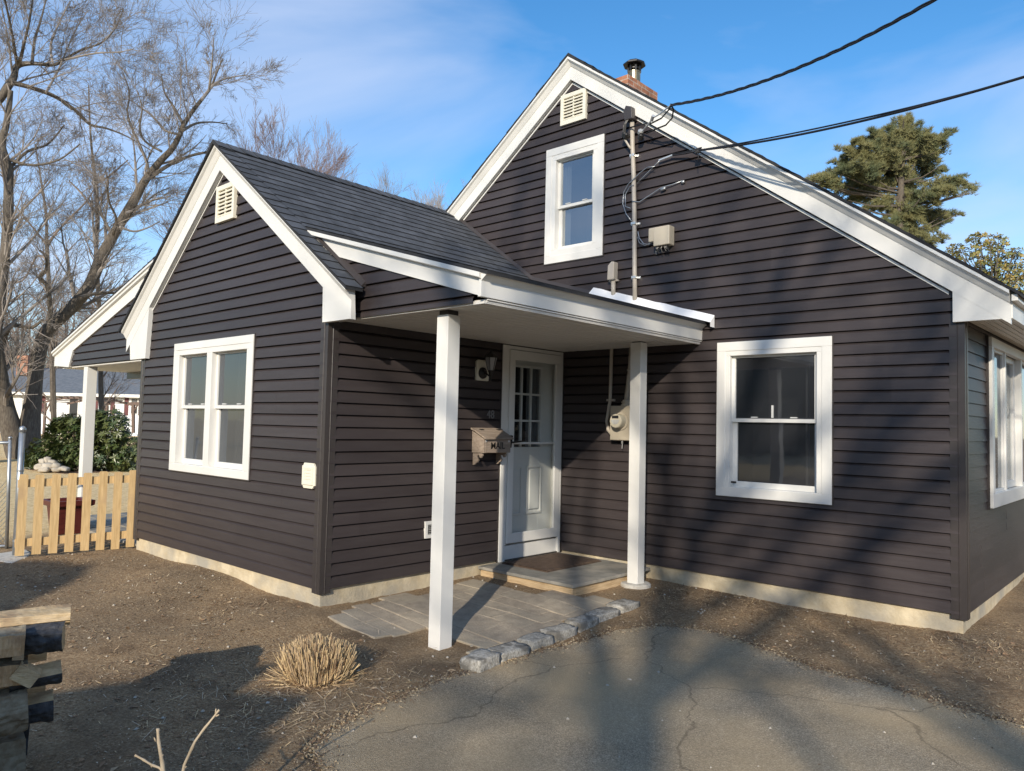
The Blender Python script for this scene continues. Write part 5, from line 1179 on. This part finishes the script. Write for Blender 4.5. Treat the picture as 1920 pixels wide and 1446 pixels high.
# ------------------------------------------------------------------ shrubs, stones
def whorls(mb, lobes, n, d0, leaf, wd, seed, per=7, deep=1.0, mats=1, flat=.4):
    rnd = random.Random(seed); tot = sum(a*b for _, _, a, b in lobes)
    for (u, v, a, b) in lobes:
        c = PX(u, v, d0); ra, rb = a*d0/FPX, b*d0/FPX
        for i in range(int(n*a*b/tot)):
            q = Vector((rnd.gauss(0, 1), rnd.gauss(0, 1), rnd.gauss(0, 1))).normalized()*(rnd.random()**.22)
            p = c+RIGHT*(q.x*ra)+Vector((0, 0, 1))*(q.z*rb)+NB*(q.y*ra*deep)
            up = (q+Vector((0, 0, .7))+Vector((rnd.gauss(0, .3), rnd.gauss(0, .3), rnd.gauss(0, .3)))).normalized()
            s1 = up.cross(Vector((.3, .8, .1))).normalized(); s2 = up.cross(s1)
            k0 = rnd.uniform(0, 6.28); m_ = rnd.randrange(mats)
            for k in range(per):
                an = k0+2*math.pi*k/per+rnd.gauss(0, .2); dr = (s1*math.cos(an)+s2*math.sin(an)+up*rnd.uniform(-.15, flat)).normalized(); sd = dr.cross(up).normalized()*wd*rnd.uniform(.7, 1.2); l = leaf*rnd.uniform(.6, 1.2)
                mb.faces([p, p+dr*l*.5+sd-up*.004, p+dr*l-up*l*.12, p+dr*l*.5-sd-up*.004], [(0, 1, 2, 3)], m_)
RL = [(95, 852, 44, 33), (138, 822, 48, 48), (198, 806, 46, 42), (226, 845, 36, 40), (165, 850, 62, 36), (78, 868, 26, 18), (180, 790, 30, 22), (240, 868, 24, 20), (120, 795, 26, 18)]
rh = thing('rhododendron', PX(155, 888, 21.8), 'broad dark green rhododendron shrub behind the side porch post', 'shrub')
mb = MB(); whorls(mb, RL, 2300, 21.8, .15, .026, 41, per=7, mats=2); mb.build('foliage', [M['rhodo'], mat('rhododendron_leaf_light', (.06, .08, .024), .38, (.11, .125, .04), 3)], rh)
mb = MB(); rnd = random.Random(3)
for i in range(26):
    u, v, a, b = rnd.choice(RL); p = PX(155+rnd.uniform(-30, 30), 886, 21.8+rnd.uniform(-.4, .4)); q = PX(u+rnd.uniform(-a, a)*.7, v+rnd.uniform(-b, b)*.6, 21.8+rnd.uniform(-.6, .6)); mb.tube([p, p.lerp(q, .5)+Vector((0, 0, -.1)), q], [.03, .02, .008], 5)
mb.build('stem', M['bark'], rh)
SL = ['large rounded field stone at the bottom left of the rock pile', 'pale field stone on top of the rock pile', 'flat field stone at the right of the rock pile', 'small grey field stone left of the pale top stone', 'broad field stone in the middle of the rock pile', 'low field stone at the front of the rock pile', 'leaning field stone right of the pale top stone', 'outlying field stone right of the rock pile', 'farthest right field stone in front of the rhododendron']
for i, (u, v, w_, h_) in enumerate(((74, 876, 15, 9), (90, 863, 12, 9), (106, 874, 16, 8), (80, 866, 11, 8), (92, 875, 22, 10), (84, 881, 20, 7), (99, 868, 13, 8), (106, 881, 14, 6), (121, 879, 18, 6))):
    d = 20.6+(882-v)*.02; k = d/FPX
    tag(rock('field_stone', PX(u, v, d), (w_*k*1.1, w_*k*.9, h_*k*1.3), NA.to_2d().angle_signed(Vector((1, 0))) if False else .7+i, M['stone'], 80+i, n=4, rough=.25, box=.35, tilt=.2*(i % 3-1)), SL[i], 'stone', 'field stones piled by the rhododendron')
def gpt(u, v, z):
    d = PX(u, v, 1)-CAM; t = (z-CAM.z)/d.z; return CAM+d*t
bed = [gpt(u, v, -.24) for u, v in ((40, 880), (120, 889), (200, 886), (262, 878), (262, 862), (160, 858), (60, 862))]
tag(sheet('planting_bed', jag([(p.x, p.y) for p in bed], .3, .04, 5), .012, M['mulch'], sub=.8), kind='structure')

# ------------------------------------------------------------------ bare trees
def perp(d, rnd):
    q = Vector((rnd.gauss(0, 1), rnd.gauss(0, 1), rnd.gauss(0, 1))); q = q-d*q.dot(d)
    return q.normalized() if q.length > 1e-4 else Vector((1, 0, 0))
def grow(mb, p, d, ln, r, lv, rnd, spec, m=0):
    """spec[lv] = (children, child length ratio, child radius ratio, spread, upward pull, segments)"""
    nch, lr, rr_, spr, trop, ns_ = spec[min(lv, len(spec)-1)]
    path = [p]; dirs = [d]; st = ln/ns_
    for i in range(ns_):
        d = (d+perp(d, rnd)*rnd.gauss(0, .11)+Vector((0, 0, trop*.16))).normalized(); p = p+d*st; path.append(p); dirs.append(d)
    rad = [max(r*(1-.75*i/ns_), .0035 if lv > 2 else r*.2) for i in range(ns_+1)]
    mb.tube(path, rad, (8, 6, 4, 3, 3)[min(lv, 4)], m, cap=lv < 2)
    if lv+1 >= len(spec)+1 or nch == 0: return
    for c in range(nch):
        t = rnd.uniform(.22, 1) if lv else rnd.uniform(.35, 1)
        k = min(int(t*ns_), ns_-1); q = path[k].lerp(path[k+1], t*ns_-k); dd = dirs[k+1]
        nd = (dd*math.cos(spr)+perp(dd, rnd)*math.sin(spr)*rnd.uniform(.7, 1.3)).normalized()
        grow(mb, q, nd, ln*lr*rnd.uniform(.6, 1.25)*(1.15-.4*t), max(rad[k]*rr_, .004), lv+1, rnd, spec, m)
def dress(mb, path, rad, rnd, every, ln0, spec, lv0, upb=.35, t0=.15, m=0):
    """side branches along an explicit limb"""
    L_all = sum((b-a).length for a, b in zip(path, path[1:])); s = L_all*t0; acc = 0; k = 0
    while s < L_all:
        while k < len(path)-2 and acc+(path[k+1]-path[k]).length < s: acc += (path[k+1]-path[k]).length; k += 1
        seg = (path[k+1]-path[k]); q = path[k]+seg*min((s-acc)/max(seg.length, 1e-6), 1); dd = seg.normalized()
        nd = (dd*.6+perp(dd, rnd)*rnd.uniform(.5, 1.1)+Vector((0, 0, upb))).normalized(); f = s/L_all
        grow(mb, q, nd, ln0*rnd.uniform(.45, 1.2)*(1.1-.45*f), max(rad[k]*.35, .010), lv0, rnd, spec, m); s += every*rnd.uniform(.5, 1.5)
def smooth_path(pts, n):
    out_ = []
    P = [pts[0]]+pts+[pts[-1]]
    for i in range(1, len(P)-2):
        for k in range(n):
            t = k/n; a, b, c, d = P[i-1], P[i], P[i+1], P[i+2]
            out_.append(tuple(.5*((2*b[j])+(-a[j]+c[j])*t+(2*a[j]-5*b[j]+4*c[j]-d[j])*t*t+(-a[j]+3*b[j]-3*c[j]+d[j])*t**3) for j in range(len(b))))
    return out_+[pts[-1]]
SPEC_L = [None, (7, .62, .5, .62, .22, 8), (5, .62, .55, .58, .18, 7), (3, .62, .6, .5, .14, 6), (0, .5, .5, .6, .1, 5)]
def traced_tree(name, label, cat_base, limbs, d0, seed, every=.5, ln0=2.4, mt='bark', tw='twig', lvl=1):
    rnd = random.Random(seed); root = thing(name, PX(*cat_base, d0), label, 'tree', 'bare trees beyond the side yard'); tk = MB(); cr = MB()
    for pts, dd in limbs:
        sp_ = smooth_path(pts, 4); n = len(sp_); path = [PX(u, v, d0+dd*(i/n)) for i, (u, v, r) in enumerate(sp_)]; rad = [max(r, .3)*d0/FPX for u, v, r in sp_]
        rad = [r*(1+.06*mnoise.noise(p*1.7)) for r, p in zip(rad, path)]
        (tk if pts[0][2] > 6 else cr).tube(path, rad, 12 if pts[0][2] > 6 else 6, 1 if pts[0][2] > 2.6 else 0)
        L0 = sum((b-a).length for a, b in zip(path, path[1:]))
        dress(cr, path, rad, rnd, every, min(ln0, L0*.55), SPEC_L, lvl, t0=.30 if pts[0][2] > 10 else .1)
    t_ = tk.build('trunk', [M[tw], M[mt]], root, smooth=True) if tk.v else None
    cr.build('crown', [M[tw], M[mt]], root); return root
traced_tree('maple_tree', 'big double-trunked bare maple whose right trunk leans far over the porch roof', (50, 852), [
  ([(58, 862, 23), (56, 825, 19), (57, 790, 18), (62, 750, 15), (66, 712, 13.5), (70, 680, 13), (76, 650, 13), (87, 624, 13), (105, 603, 12.5), (128, 583, 12), (150, 560, 11.5), (168, 535, 11), (180, 508, 11), (189, 484, 10.5), (205, 455, 10), (222, 425, 9.5), (240, 395, 9), (256, 368, 8.5), (270, 342, 7.6), (300, 303, 6.4), (322, 280, 5.8), (336, 255, 5.2), (344, 235, 4.6), (360, 210, 4), (378, 187, 3.4), (395, 165, 2.6), (405, 140, 2), (418, 110, 1.2)], 1.5),
  ([(36, 858, 20), (26, 822, 19), (17, 790, 17), (9, 752, 14.5), (2, 715, 13), (-3, 680, 12), (-8, 640, 11), (-14, 600, 10), (-20, 540, 9)], -1),
  ([(270, 342, 4), (300, 320, 3.6), (330, 303, 3), (365, 290, 2.4), (400, 283, 1.6)], 1.5),
  ([(342, 245, 3), (367, 232, 2.2), (395, 229, 1.6), (425, 232, 1)], 2),
  ([(338, 252, 2.6), (310, 245, 2.2), (288, 220, 1.8), (262, 200, 1.2), (240, 185, .8)], -1),
  ([(342, 230, 3), (325, 200, 2.4), (308, 172, 1.8), (303, 140, 1.2)], 2),
  ([(303, 284, 2.6), (272, 265, 2.2), (262, 240, 1.8), (266, 205, 1.2), (258, 170, .8)], -2),
  ([(279, 325, 3), (272, 295, 2.6), (240, 220, 2.2), (243, 175, 1.6), (230, 135, 1)], 2),
  ([(378, 187, 2.6), (400, 160, 2.2), (425, 147, 1.6), (460, 141, 1)], 1.5),
  ([(392, 168, 2.4), (398, 112, 1.6), (401, 70, .9)], -1),
  ([(150, 558, 4), (172, 552, 3.4), (200, 549, 2.8), (245, 552, 2)], 1),
  ([(92, 622, 5), (94, 590, 4.2), (90, 540, 4), (75, 521, 3.4), (86, 506, 3), (86, 480, 2.4), (74, 470, 1.8)], -1.5),
  ([(212, 440, 3), (218, 410, 2.4), (205, 380, 2), (200, 345, 1.4)], -1.5),
  ([(236, 400, 2.6), (262, 388, 2), (290, 365, 1.5), (318, 352, 1)], 1),
  ([(225, 425, 2.4), (250, 434, 2), (275, 428, 1.5), (300, 415, 1)], 1),
  ([(2, 655, 6), (10, 628, 5), (22, 610, 4.2), (40, 612, 3.6), (60, 614, 3), (80, 600, 2.2)], -1.5)], 24.0, 51, every=.46, ln0=3.0)
traced_tree('maple_tree', 'tall bare maple cut off by the left edge of the picture', (2, 640), [
  ([(-20, 860, 16), (-14, 700, 13), (-8, 620, 11), (0, 560, 10), (6, 510, 9.5), (10, 470, 9), (14, 430, 9), (16, 390, 8.5), (16, 350, 8), (17, 320, 7.5), (12, 300, 6.8), (4, 270, 6.2), (11, 237, 5.6), (17, 200, 5), (20, 170, 4.4)], 0),
  ([(-30, 215, 8), (0, 185, 7.5), (15, 162, 7), (26, 145, 6.2), (32, 124, 5.4), (60, 119, 4), (100, 122, 3), (122, 111, 2.6), (150, 95, 2.2), (190, 80, 1.6), (215, 55, 1.2), (231, 18, .8)], 1.5),
  ([(22, 155, 5), (50, 162, 4.4), (87, 174, 4), (115, 188, 3.6), (140, 206, 3.2), (156, 222, 3), (172, 235, 2.6), (200, 241, 2), (238, 256, 1.5), (290, 286, 1)], 2),
  ([(34, 122, 3.6), (40, 105, 3), (46, 78, 2.6), (55, 40, 2), (62, -10, 1.4)], -1), ([(60, 120, 3), (65, 75, 2.4), (76, 40, 1.8), (88, -8, 1.2)], 1), ([(32, 122, 3), (22, 60, 2.4), (8, -6, 1.6)], -2),
  ([(100, 122, 2.4), (95, 85, 2), (110, 45, 1.6), (130, 5, 1)], 1), ([(122, 112, 2), (180, 100, 1.6), (222, 98, 1.2), (250, 92, .8)], -1.5), ([(86, 174, 2.2), (110, 130, 1.8), (140, 60, 1.2), (165, 20, .8)], 2),
  ([(14, 320, 3.4), (50, 285, 2.6), (90, 270, 2), (120, 235, 1.4)], 2), ([(20, 300, 3), (60, 310, 2.4), (110, 300, 1.8), (150, 270, 1.2)], -1)], 22.5, 52, every=.44, ln0=2.9)
traced_tree('slender_tree', 'slender bare tree forking low behind the big maple trunk', (96, 640), [
  ([(104, 852, 5.6), (100, 760, 5), (97, 620, 4.6), (93, 560, 4), (90, 500, 3.6), (88, 455, 3.2), (86, 400, 2.4), (78, 345, 1.8), (66, 270, 1)], 0), ([(89, 457, 2.4), (120, 420, 2), (160, 380, 1.6), (178, 352, 1)], 1), ([(89, 460, 2.2), (60, 425, 1.8), (40, 400, 1.4), (16, 372, .9)], -1), ([(90, 490, 2.2), (70, 480, 1.8), (48, 520, 1.8), (30, 530, 1.6), (-5, 535, 1.4)], 1)], 28, 53, every=.5, ln0=2.2, tw='fartwig')
traced_tree('slender_tree', 'slender upright bare tree crossing the leaning maple trunk', (184, 640), [
  ([(194, 850, 5.6), (190, 760, 5), (188, 640, 4.4), (184, 540, 4), (180, 480, 3.8), (183, 400, 3.2), (180, 345, 2.8), (172, 280, 2.2), (168, 220, 1.6), (166, 160, 1)], 0), ([(181, 400, 2.2), (150, 360, 1.8), (130, 340, 1.2)], 1), ([(182, 380, 2.2), (202, 350, 1.8), (198, 320, 1.2)], -1), ([(179, 345, 2), (205, 330, 1.6), (240, 300, 1)], 1)], 27, 54, every=.5, ln0=2.2, tw='fartwig')
# generic bare trees: one mesh of each kind, copied
def bare_tree(name, label, cat, base, H, r, seed, spec, group, tw='twig', trunk_part=True, nmain=9, bare=.35, fan=.5):
    rnd = random.Random(seed); root = thing(name, base, label, cat, group); tk = MB(); cr = MB()
    n = 8; path = [Vector(base)]; d = Vector((0, 0, 1))
    for i in range(n): d = (d+perp(d, rnd)*rnd.gauss(0, .06)).normalized(); path.append(path[-1]+d*H*.72/n)
    rad = [r*(1-.75*i/n) for i in range(n+1)]; tk.tube(path, rad, 8, 1)
    for c in range(nmain):
        t = bare+(1-bare)*(c+rnd.random())/nmain; k = min(int(t*n), n-1); q = path[k].lerp(path[k+1], t*n-k); a = c*2.4+rnd.uniform(-.5, .5)
        nd = Vector((math.cos(a)*fan, math.sin(a)*fan, .8)).normalized(); grow(cr, q, nd, H*.36*(1.25-.6*t), rad[k]*.55, 1, rnd, spec)
    tk.build('trunk', [M[tw], M['bark']], root, smooth=True); cr.build('crown', M[tw], root); return root
SPEC_F = [None, (7, .50, .55, .6, .3, 5), (6, .5, .6, .6, .2, 4), (4, .55, .6, .6, .15, 3), (0, .5, .5, .6, .1, 2)]
SPEC_R = [None, (12, .55, .5, .42, .75, 5), (9, .55, .6, .42, .65, 4), (5, .6, .7, .4, .5, 3), (0, .5, .5, .5, .4, 3)]
p = PX(468, 800, 30); p.z = -.2
rt = bare_tree('budding_tree', 'reddish budding tree with upright twigs behind the small gable', 'tree', p, 14.0, .17, 61, SPEC_R, 'bare trees beyond the side yard', tw='redtwig', nmain=20, bare=.3, fan=.8)
far = []
for i in range(3):
    p = PX((120, 230, 10)[i], 800, (64, 72, 68)[i]); p.z = .2
    far.append(bare_tree('woodland_tree', 'far bare woodland tree rising beyond the ranch house roof', 'tree', p, (13.5, 11.5, 15)[i], .2, 71+i, SPEC_F, 'far bare trees beyond the ranch house', tw='fartwig', nmain=10, bare=.2, fan=.55))
rnd = random.Random(77)
for i in range(24):
    o = far[i % 3]; u = -110+i*18+rnd.uniform(-8, 8); d = rnd.choice((60, 68, 76, 84)); q = PX(u, 800, d); q.z = .2
    c = copy_tree(o, rz=rnd.uniform(0, 6.28)); c.location = q; c.scale = (1, 1, rnd.uniform(.75, 1.05))
ft = []
for i, (u, d, H) in enumerate(((700, 44, 15.6), (765, 46, 15.0), (808, 42, 14.4), (845, 48, 15.2), (595, 50, 16))):
    q = PX(u, 800, d); q.z = 0
    if i == 0: ft.append(bare_tree('woodland_tree', 'bare tree of which only thin tips show above the small gable ridge', 'tree', q, H, .15, 81, SPEC_R, 'bare treetops over the small gable roof', tw='twig', nmain=9, bare=.45, fan=.5))
    else:
        c = copy_tree(ft[0], rz=i*1.3); c.location = q; c.scale = (1, 1, H/15.6)
# brush at the back of the woods
mb = MB(); rnd = random.Random(91)
for i in range(2600):
    u = rnd.uniform(-160, 420); d = rnd.uniform(78, 95); q = PX(u, 800, d); q.z = 0; h = rnd.uniform(3.5, 9.5)*(1 if u < 300 else .8); dr = Vector((rnd.gauss(0, .14), rnd.gauss(0, .14), 1)).normalized()
    mid = q+dr*h*.5+Vector((rnd.gauss(0, .25), rnd.gauss(0, .25), 0)); mb.tube([q, mid, q+dr*h], [.06, .04, .012], 3, cap=False)
    for k in range(3):
        s_ = q.lerp(mid, rnd.uniform(.5, 1)); mb.tube([s_, s_+Vector((rnd.gauss(0, .7), rnd.gauss(0, .7), rnd.uniform(.4, 1.8)))], [.025, .01], 3, cap=False)
tag(mb.build('woods', M['fartwig'], origin=(0, 0, 0)), kind='stuff')

# ------------------------------------------------------------------ evergreen and oak at the right
def needle_mass(mb, lobes, n, d0, seed, ln=.2, per=15, wd=.006, mats=2):
    rnd = random.Random(seed); tot = sum(a*b for _, _, a, b in lobes); axis = PX(1694, 330, d0)
    for li, (u, v, a, b) in enumerate(lobes):
        dd = rnd.uniform(-1.6, 1.6); c = PX(u, v, d0+dd); ra, rb = a*d0/FPX, b*d0/FPX
        nb = max(6, int(a*b/42))
        for j in range(nb):
            q = Vector((rnd.gauss(0, 1), rnd.gauss(0, 1), rnd.gauss(0, 1))).normalized()*rnd.uniform(.45, 1.0)
            tip = c+RIGHT*(q.x*ra)+NB*(q.y*ra*.9)+Vector((0, 0, q.z*rb))
            dr = (tip-axis); dr.z *= .4; dr = (dr.normalized()+Vector((rnd.gauss(0, .25), rnd.gauss(0, .25), .35+rnd.gauss(0, .2)))).normalized(); L_b = rnd.uniform(.5, 1.15)
            wd_b = rnd.uniform(.13, .27); m_ = 1 if rnd.random() < .42 else 0
            for i in range(int(n/len(lobes)/nb*a*b/(tot/len(lobes)))):
                t = rnd.random()**.8; p = tip-dr*L_b*(1-t)+perp(dr, rnd)*wd_b*(1-.6*t)*rnd.random()**.5+Vector((0, 0, .10*math.sin(t*3)))
                ax = (dr*.6+Vector((0, 0, .7))+Vector((rnd.gauss(0, .3), rnd.gauss(0, .3), rnd.gauss(0, .2)))).normalized(); s1 = ax.cross(Vector((.2, .9, .3))).normalized(); s2 = ax.cross(s1)
                for k in range(per):
                    an = rnd.uniform(0, 6.283); nd = (ax*rnd.uniform(.35, 1)+(s1*math.cos(an)+s2*math.sin(an))*.75).normalized(); sd = nd.cross(NB).normalized()*wd*rnd.uniform(.7, 1.3); l = ln*rnd.uniform(.6, 1.15)
                    mb.faces([p-sd, p+sd, p+nd*l], [(0, 1, 2)], m_)
PL = [(1692, 250, 46, 34), (1650, 275, 50, 36), (1600, 298, 46, 34), (1572, 330, 36, 40), (1728, 272, 46, 36), (1762, 262, 30, 15), (1782, 250, 14, 9), (1700, 312, 62, 40), (1640, 330, 44, 34), (1600, 366, 40, 26), (1536, 338, 26, 16), (1512, 338, 14, 10), (1630, 386, 30, 16), (1748, 318, 28, 24), (1788, 346, 32, 13), (1818, 358, 18, 8), (1806, 334, 12, 8), (1764, 366, 40, 20), (1712, 372, 46, 26), (1694, 415, 50, 26), (1752, 412, 44, 18), (1738, 445, 40, 14), (1792, 404, 22, 9), (1700, 222, 16, 12), (1660, 440, 40, 24), (1720, 480, 50, 26)]
pn = thing('pine_tree', Vector((PX(1690, 800, 34).x, PX(1690, 800, 34).y, -.2)), 'large dark green pine rising behind the right roof slope', 'tree')
mb = MB(); needle_mass(mb, PL, 25000, 34, 101, ln=.22, per=10, wd=.0085); mb.build('crown', [M['pine'], mat('pine_needles_olive', (.12, .125, .05), .75, (.19, .175, .07), 1.5)], pn)
mb = MB(); tr = [Vector((PX(1690, 800, 34).x, PX(1690, 800, 34).y, -.3)), PX(1688, 560, 34), PX(1686, 400, 34), PX(1692, 300, 34), PX(1696, 225, 34)]; mb.tube(tr, [.32, .25, .17, .1, .03], 10); mb.build('trunk', M['bark'], pn, smooth=True)
mb = MB(); rnd = random.Random(103)
for (u, v, a, b) in PL:
    v0 = v+rnd.uniform(15, 45); s_ = PX(1690, max(v0, 240), 34)
    for k in range(3): e_ = PX(u+rnd.uniform(-a, a)*.8, v+rnd.uniform(-b, b)*.6, 34+rnd.uniform(-1.5, 1.5)); mb.tube([s_, s_.lerp(e_, .55)-Vector((0, 0, .15)), e_], [.055, .035, .012], 5)
mb.build('limb', M['bark'], pn)
OL = [(1838, 450, 22, 14), (1868, 455, 20, 16), (1812, 474, 24, 14), (1856, 480, 32, 18), (1890, 490, 24, 16), (1905, 474, 14, 10), (1880, 515, 34, 20), (1846, 505, 30, 16), (1906, 540, 26, 22), (1790, 468, 16, 10), (1930, 510, 26, 24), (1862, 540, 40, 20)]
ok_ = thing('oak_tree', Vector((PX(1860, 800, 27).x, PX(1860, 800, 27).y, -.2)), 'smaller yellow-green tree beyond the right end of the roof', 'tree')
mb = MB(); whorls(mb, OL, 1400, 27, .12, .032, 111, per=4, mats=3, flat=1.0); mb.build('crown', [M['oakleaf'], mat('olive_leaf', (.12, .135, .04), .6, (.18, .185, .06), 2), mat('ochre_leaf', (.27, .19, .05), .7, (.33, .25, .075), 2)], ok_)
mb = MB(); rnd = random.Random(112); b0 = Vector((PX(1860, 800, 27).x, PX(1860, 800, 27).y, -.3)); mb.tube([b0, PX(1862, 640, 27), PX(1864, 540, 27)], [.2, .14, .09], 8); 
for (u, v, a, b) in OL:
    for k in range(3): e_ = PX(u+rnd.uniform(-a, a), v+rnd.uniform(-b, b), 27+rnd.uniform(-.8, .8)); s_ = PX(1863, 560+rnd.uniform(-15, 30), 27); mb.tube([s_, s_.lerp(e_, .6)+Vector((0, 0, -.05)), e_], [.04, .022, .008], 5)
mb.build('trunk', M['bark'], ok_)

# ------------------------------------------------------------------ trees behind the camera that shade drive and wall; unseen shadow casters added
SPEC_S = [None, (6, .62, .72, .65, .25, 5), (5, .6, .75, .6, .2, 4), (0, .5, .5, .6, .1, 2)]
def shade_tree(base, stems, zf, r, seed, label, nl, ln, el):
    """stems rise to a fork at height zf, then limbs spread out"""
    rnd = random.Random(seed); root = thing('shade_tree', base, label, 'tree', 'bare trees across the road'); tk = MB(); cr = MB(); n = 8
    fk = Vector((base[0], base[1], zf))
    for off in stems:
        p0 = Vector(base)+Vector((off[0], off[1], 0)); path = [p0.lerp(fk, i/n)+Vector((rnd.gauss(0, .04), rnd.gauss(0, .04), 0)) for i in range(n+1)]
        tk.tube(path, [r*(1-.25*i/n) for i in range(n+1)], 10)
    for c in range(nl):
        a = c*2.4+rnd.uniform(-.5, .5); e = math.radians(rnd.uniform(*el)); q = fk+Vector((0, 0, rnd.uniform(-.8, .5)))
        grow(cr, q, Vector((math.cos(a)*math.cos(e), math.sin(a)*math.cos(e), math.sin(e))), ln*rnd.uniform(.7, 1.15), r*.62, 1, rnd, SPEC_S)
    tk.build('trunk', M['bark'], root); cr.build('crown', M['twig'], root)
SPEC_S = [None, (7, .58, .68, .7, .12, 7), (5, .58, .7, .65, .1, 5), (3, .5, .6, .6, .1, 3), (0, .5, .5, .6, .1, 2)]
shade_tree((12.45, -19.6, -.3), ((-.55, -.05), (.35, .05)), 7.3, .16, 125, 'bare tree on two converging stems standing behind the photographer', 7, 5.6, (22, 75))
shade_tree((16.9, -21.5, -.3), ((0, 0),), 6.2, .16, 126, 'single-stemmed bare tree to the right behind the photographer', 6, 5.0, (20, 70))
hd = rock('shadow_hedge', (3.42, -12.95, 1.06), (1.3, 5.9, 3.1), -math.radians(30.7), M['evergreen'], 131, n=16, rough=.14, box=.8)  # unseen, added to fill out the ground shadow by the firewood
tag(hd, 'unseen evergreen block behind the photographer, added to cast shade around the firewood', 'shadow_hedge')
ev = rock('shadow_mound', (2.0, -14.6, 1.7), (3.4, 3.4, 4.6), .3, M['evergreen'], 132, n=16, rough=.2, box=.15)  # added in place of a garage gable, only for its shadow
tag(ev, 'unseen evergreen mound behind the photographer, added to cast the shadow before the fence', 'evergreen')

# unseen evergreen belt for trees and houses opposite, added to cut low skylight
mb = MB(); rnd = random.Random(141); n = 220; rows = 9; V = []
for i in range(n+1):
    a = math.radians(-150+215*i/n); H = 7.5+2.2*mnoise.noise(Vector((i*.11, 3, 0)))+1.2*mnoise.noise(Vector((i*.43, 9, 0)))
    for j in range(rows):
        t = j/(rows-1); r = 40-1.5*math.sin(t*3)+1.2*mnoise.noise(Vector((i*.3, j*.7, 5)))
        V.append((3+r*math.cos(a), -4+r*math.sin(a), -.5+H*t))
mb.faces(V, [(i*rows+j, (i+1)*rows+j, (i+1)*rows+j+1, i*rows+j+1) for i in range(n) for j in range(rows-1)])
tag(mb.build('added_treeline', M['evergreen'], origin=(0, 0, 0)), kind='stuff')
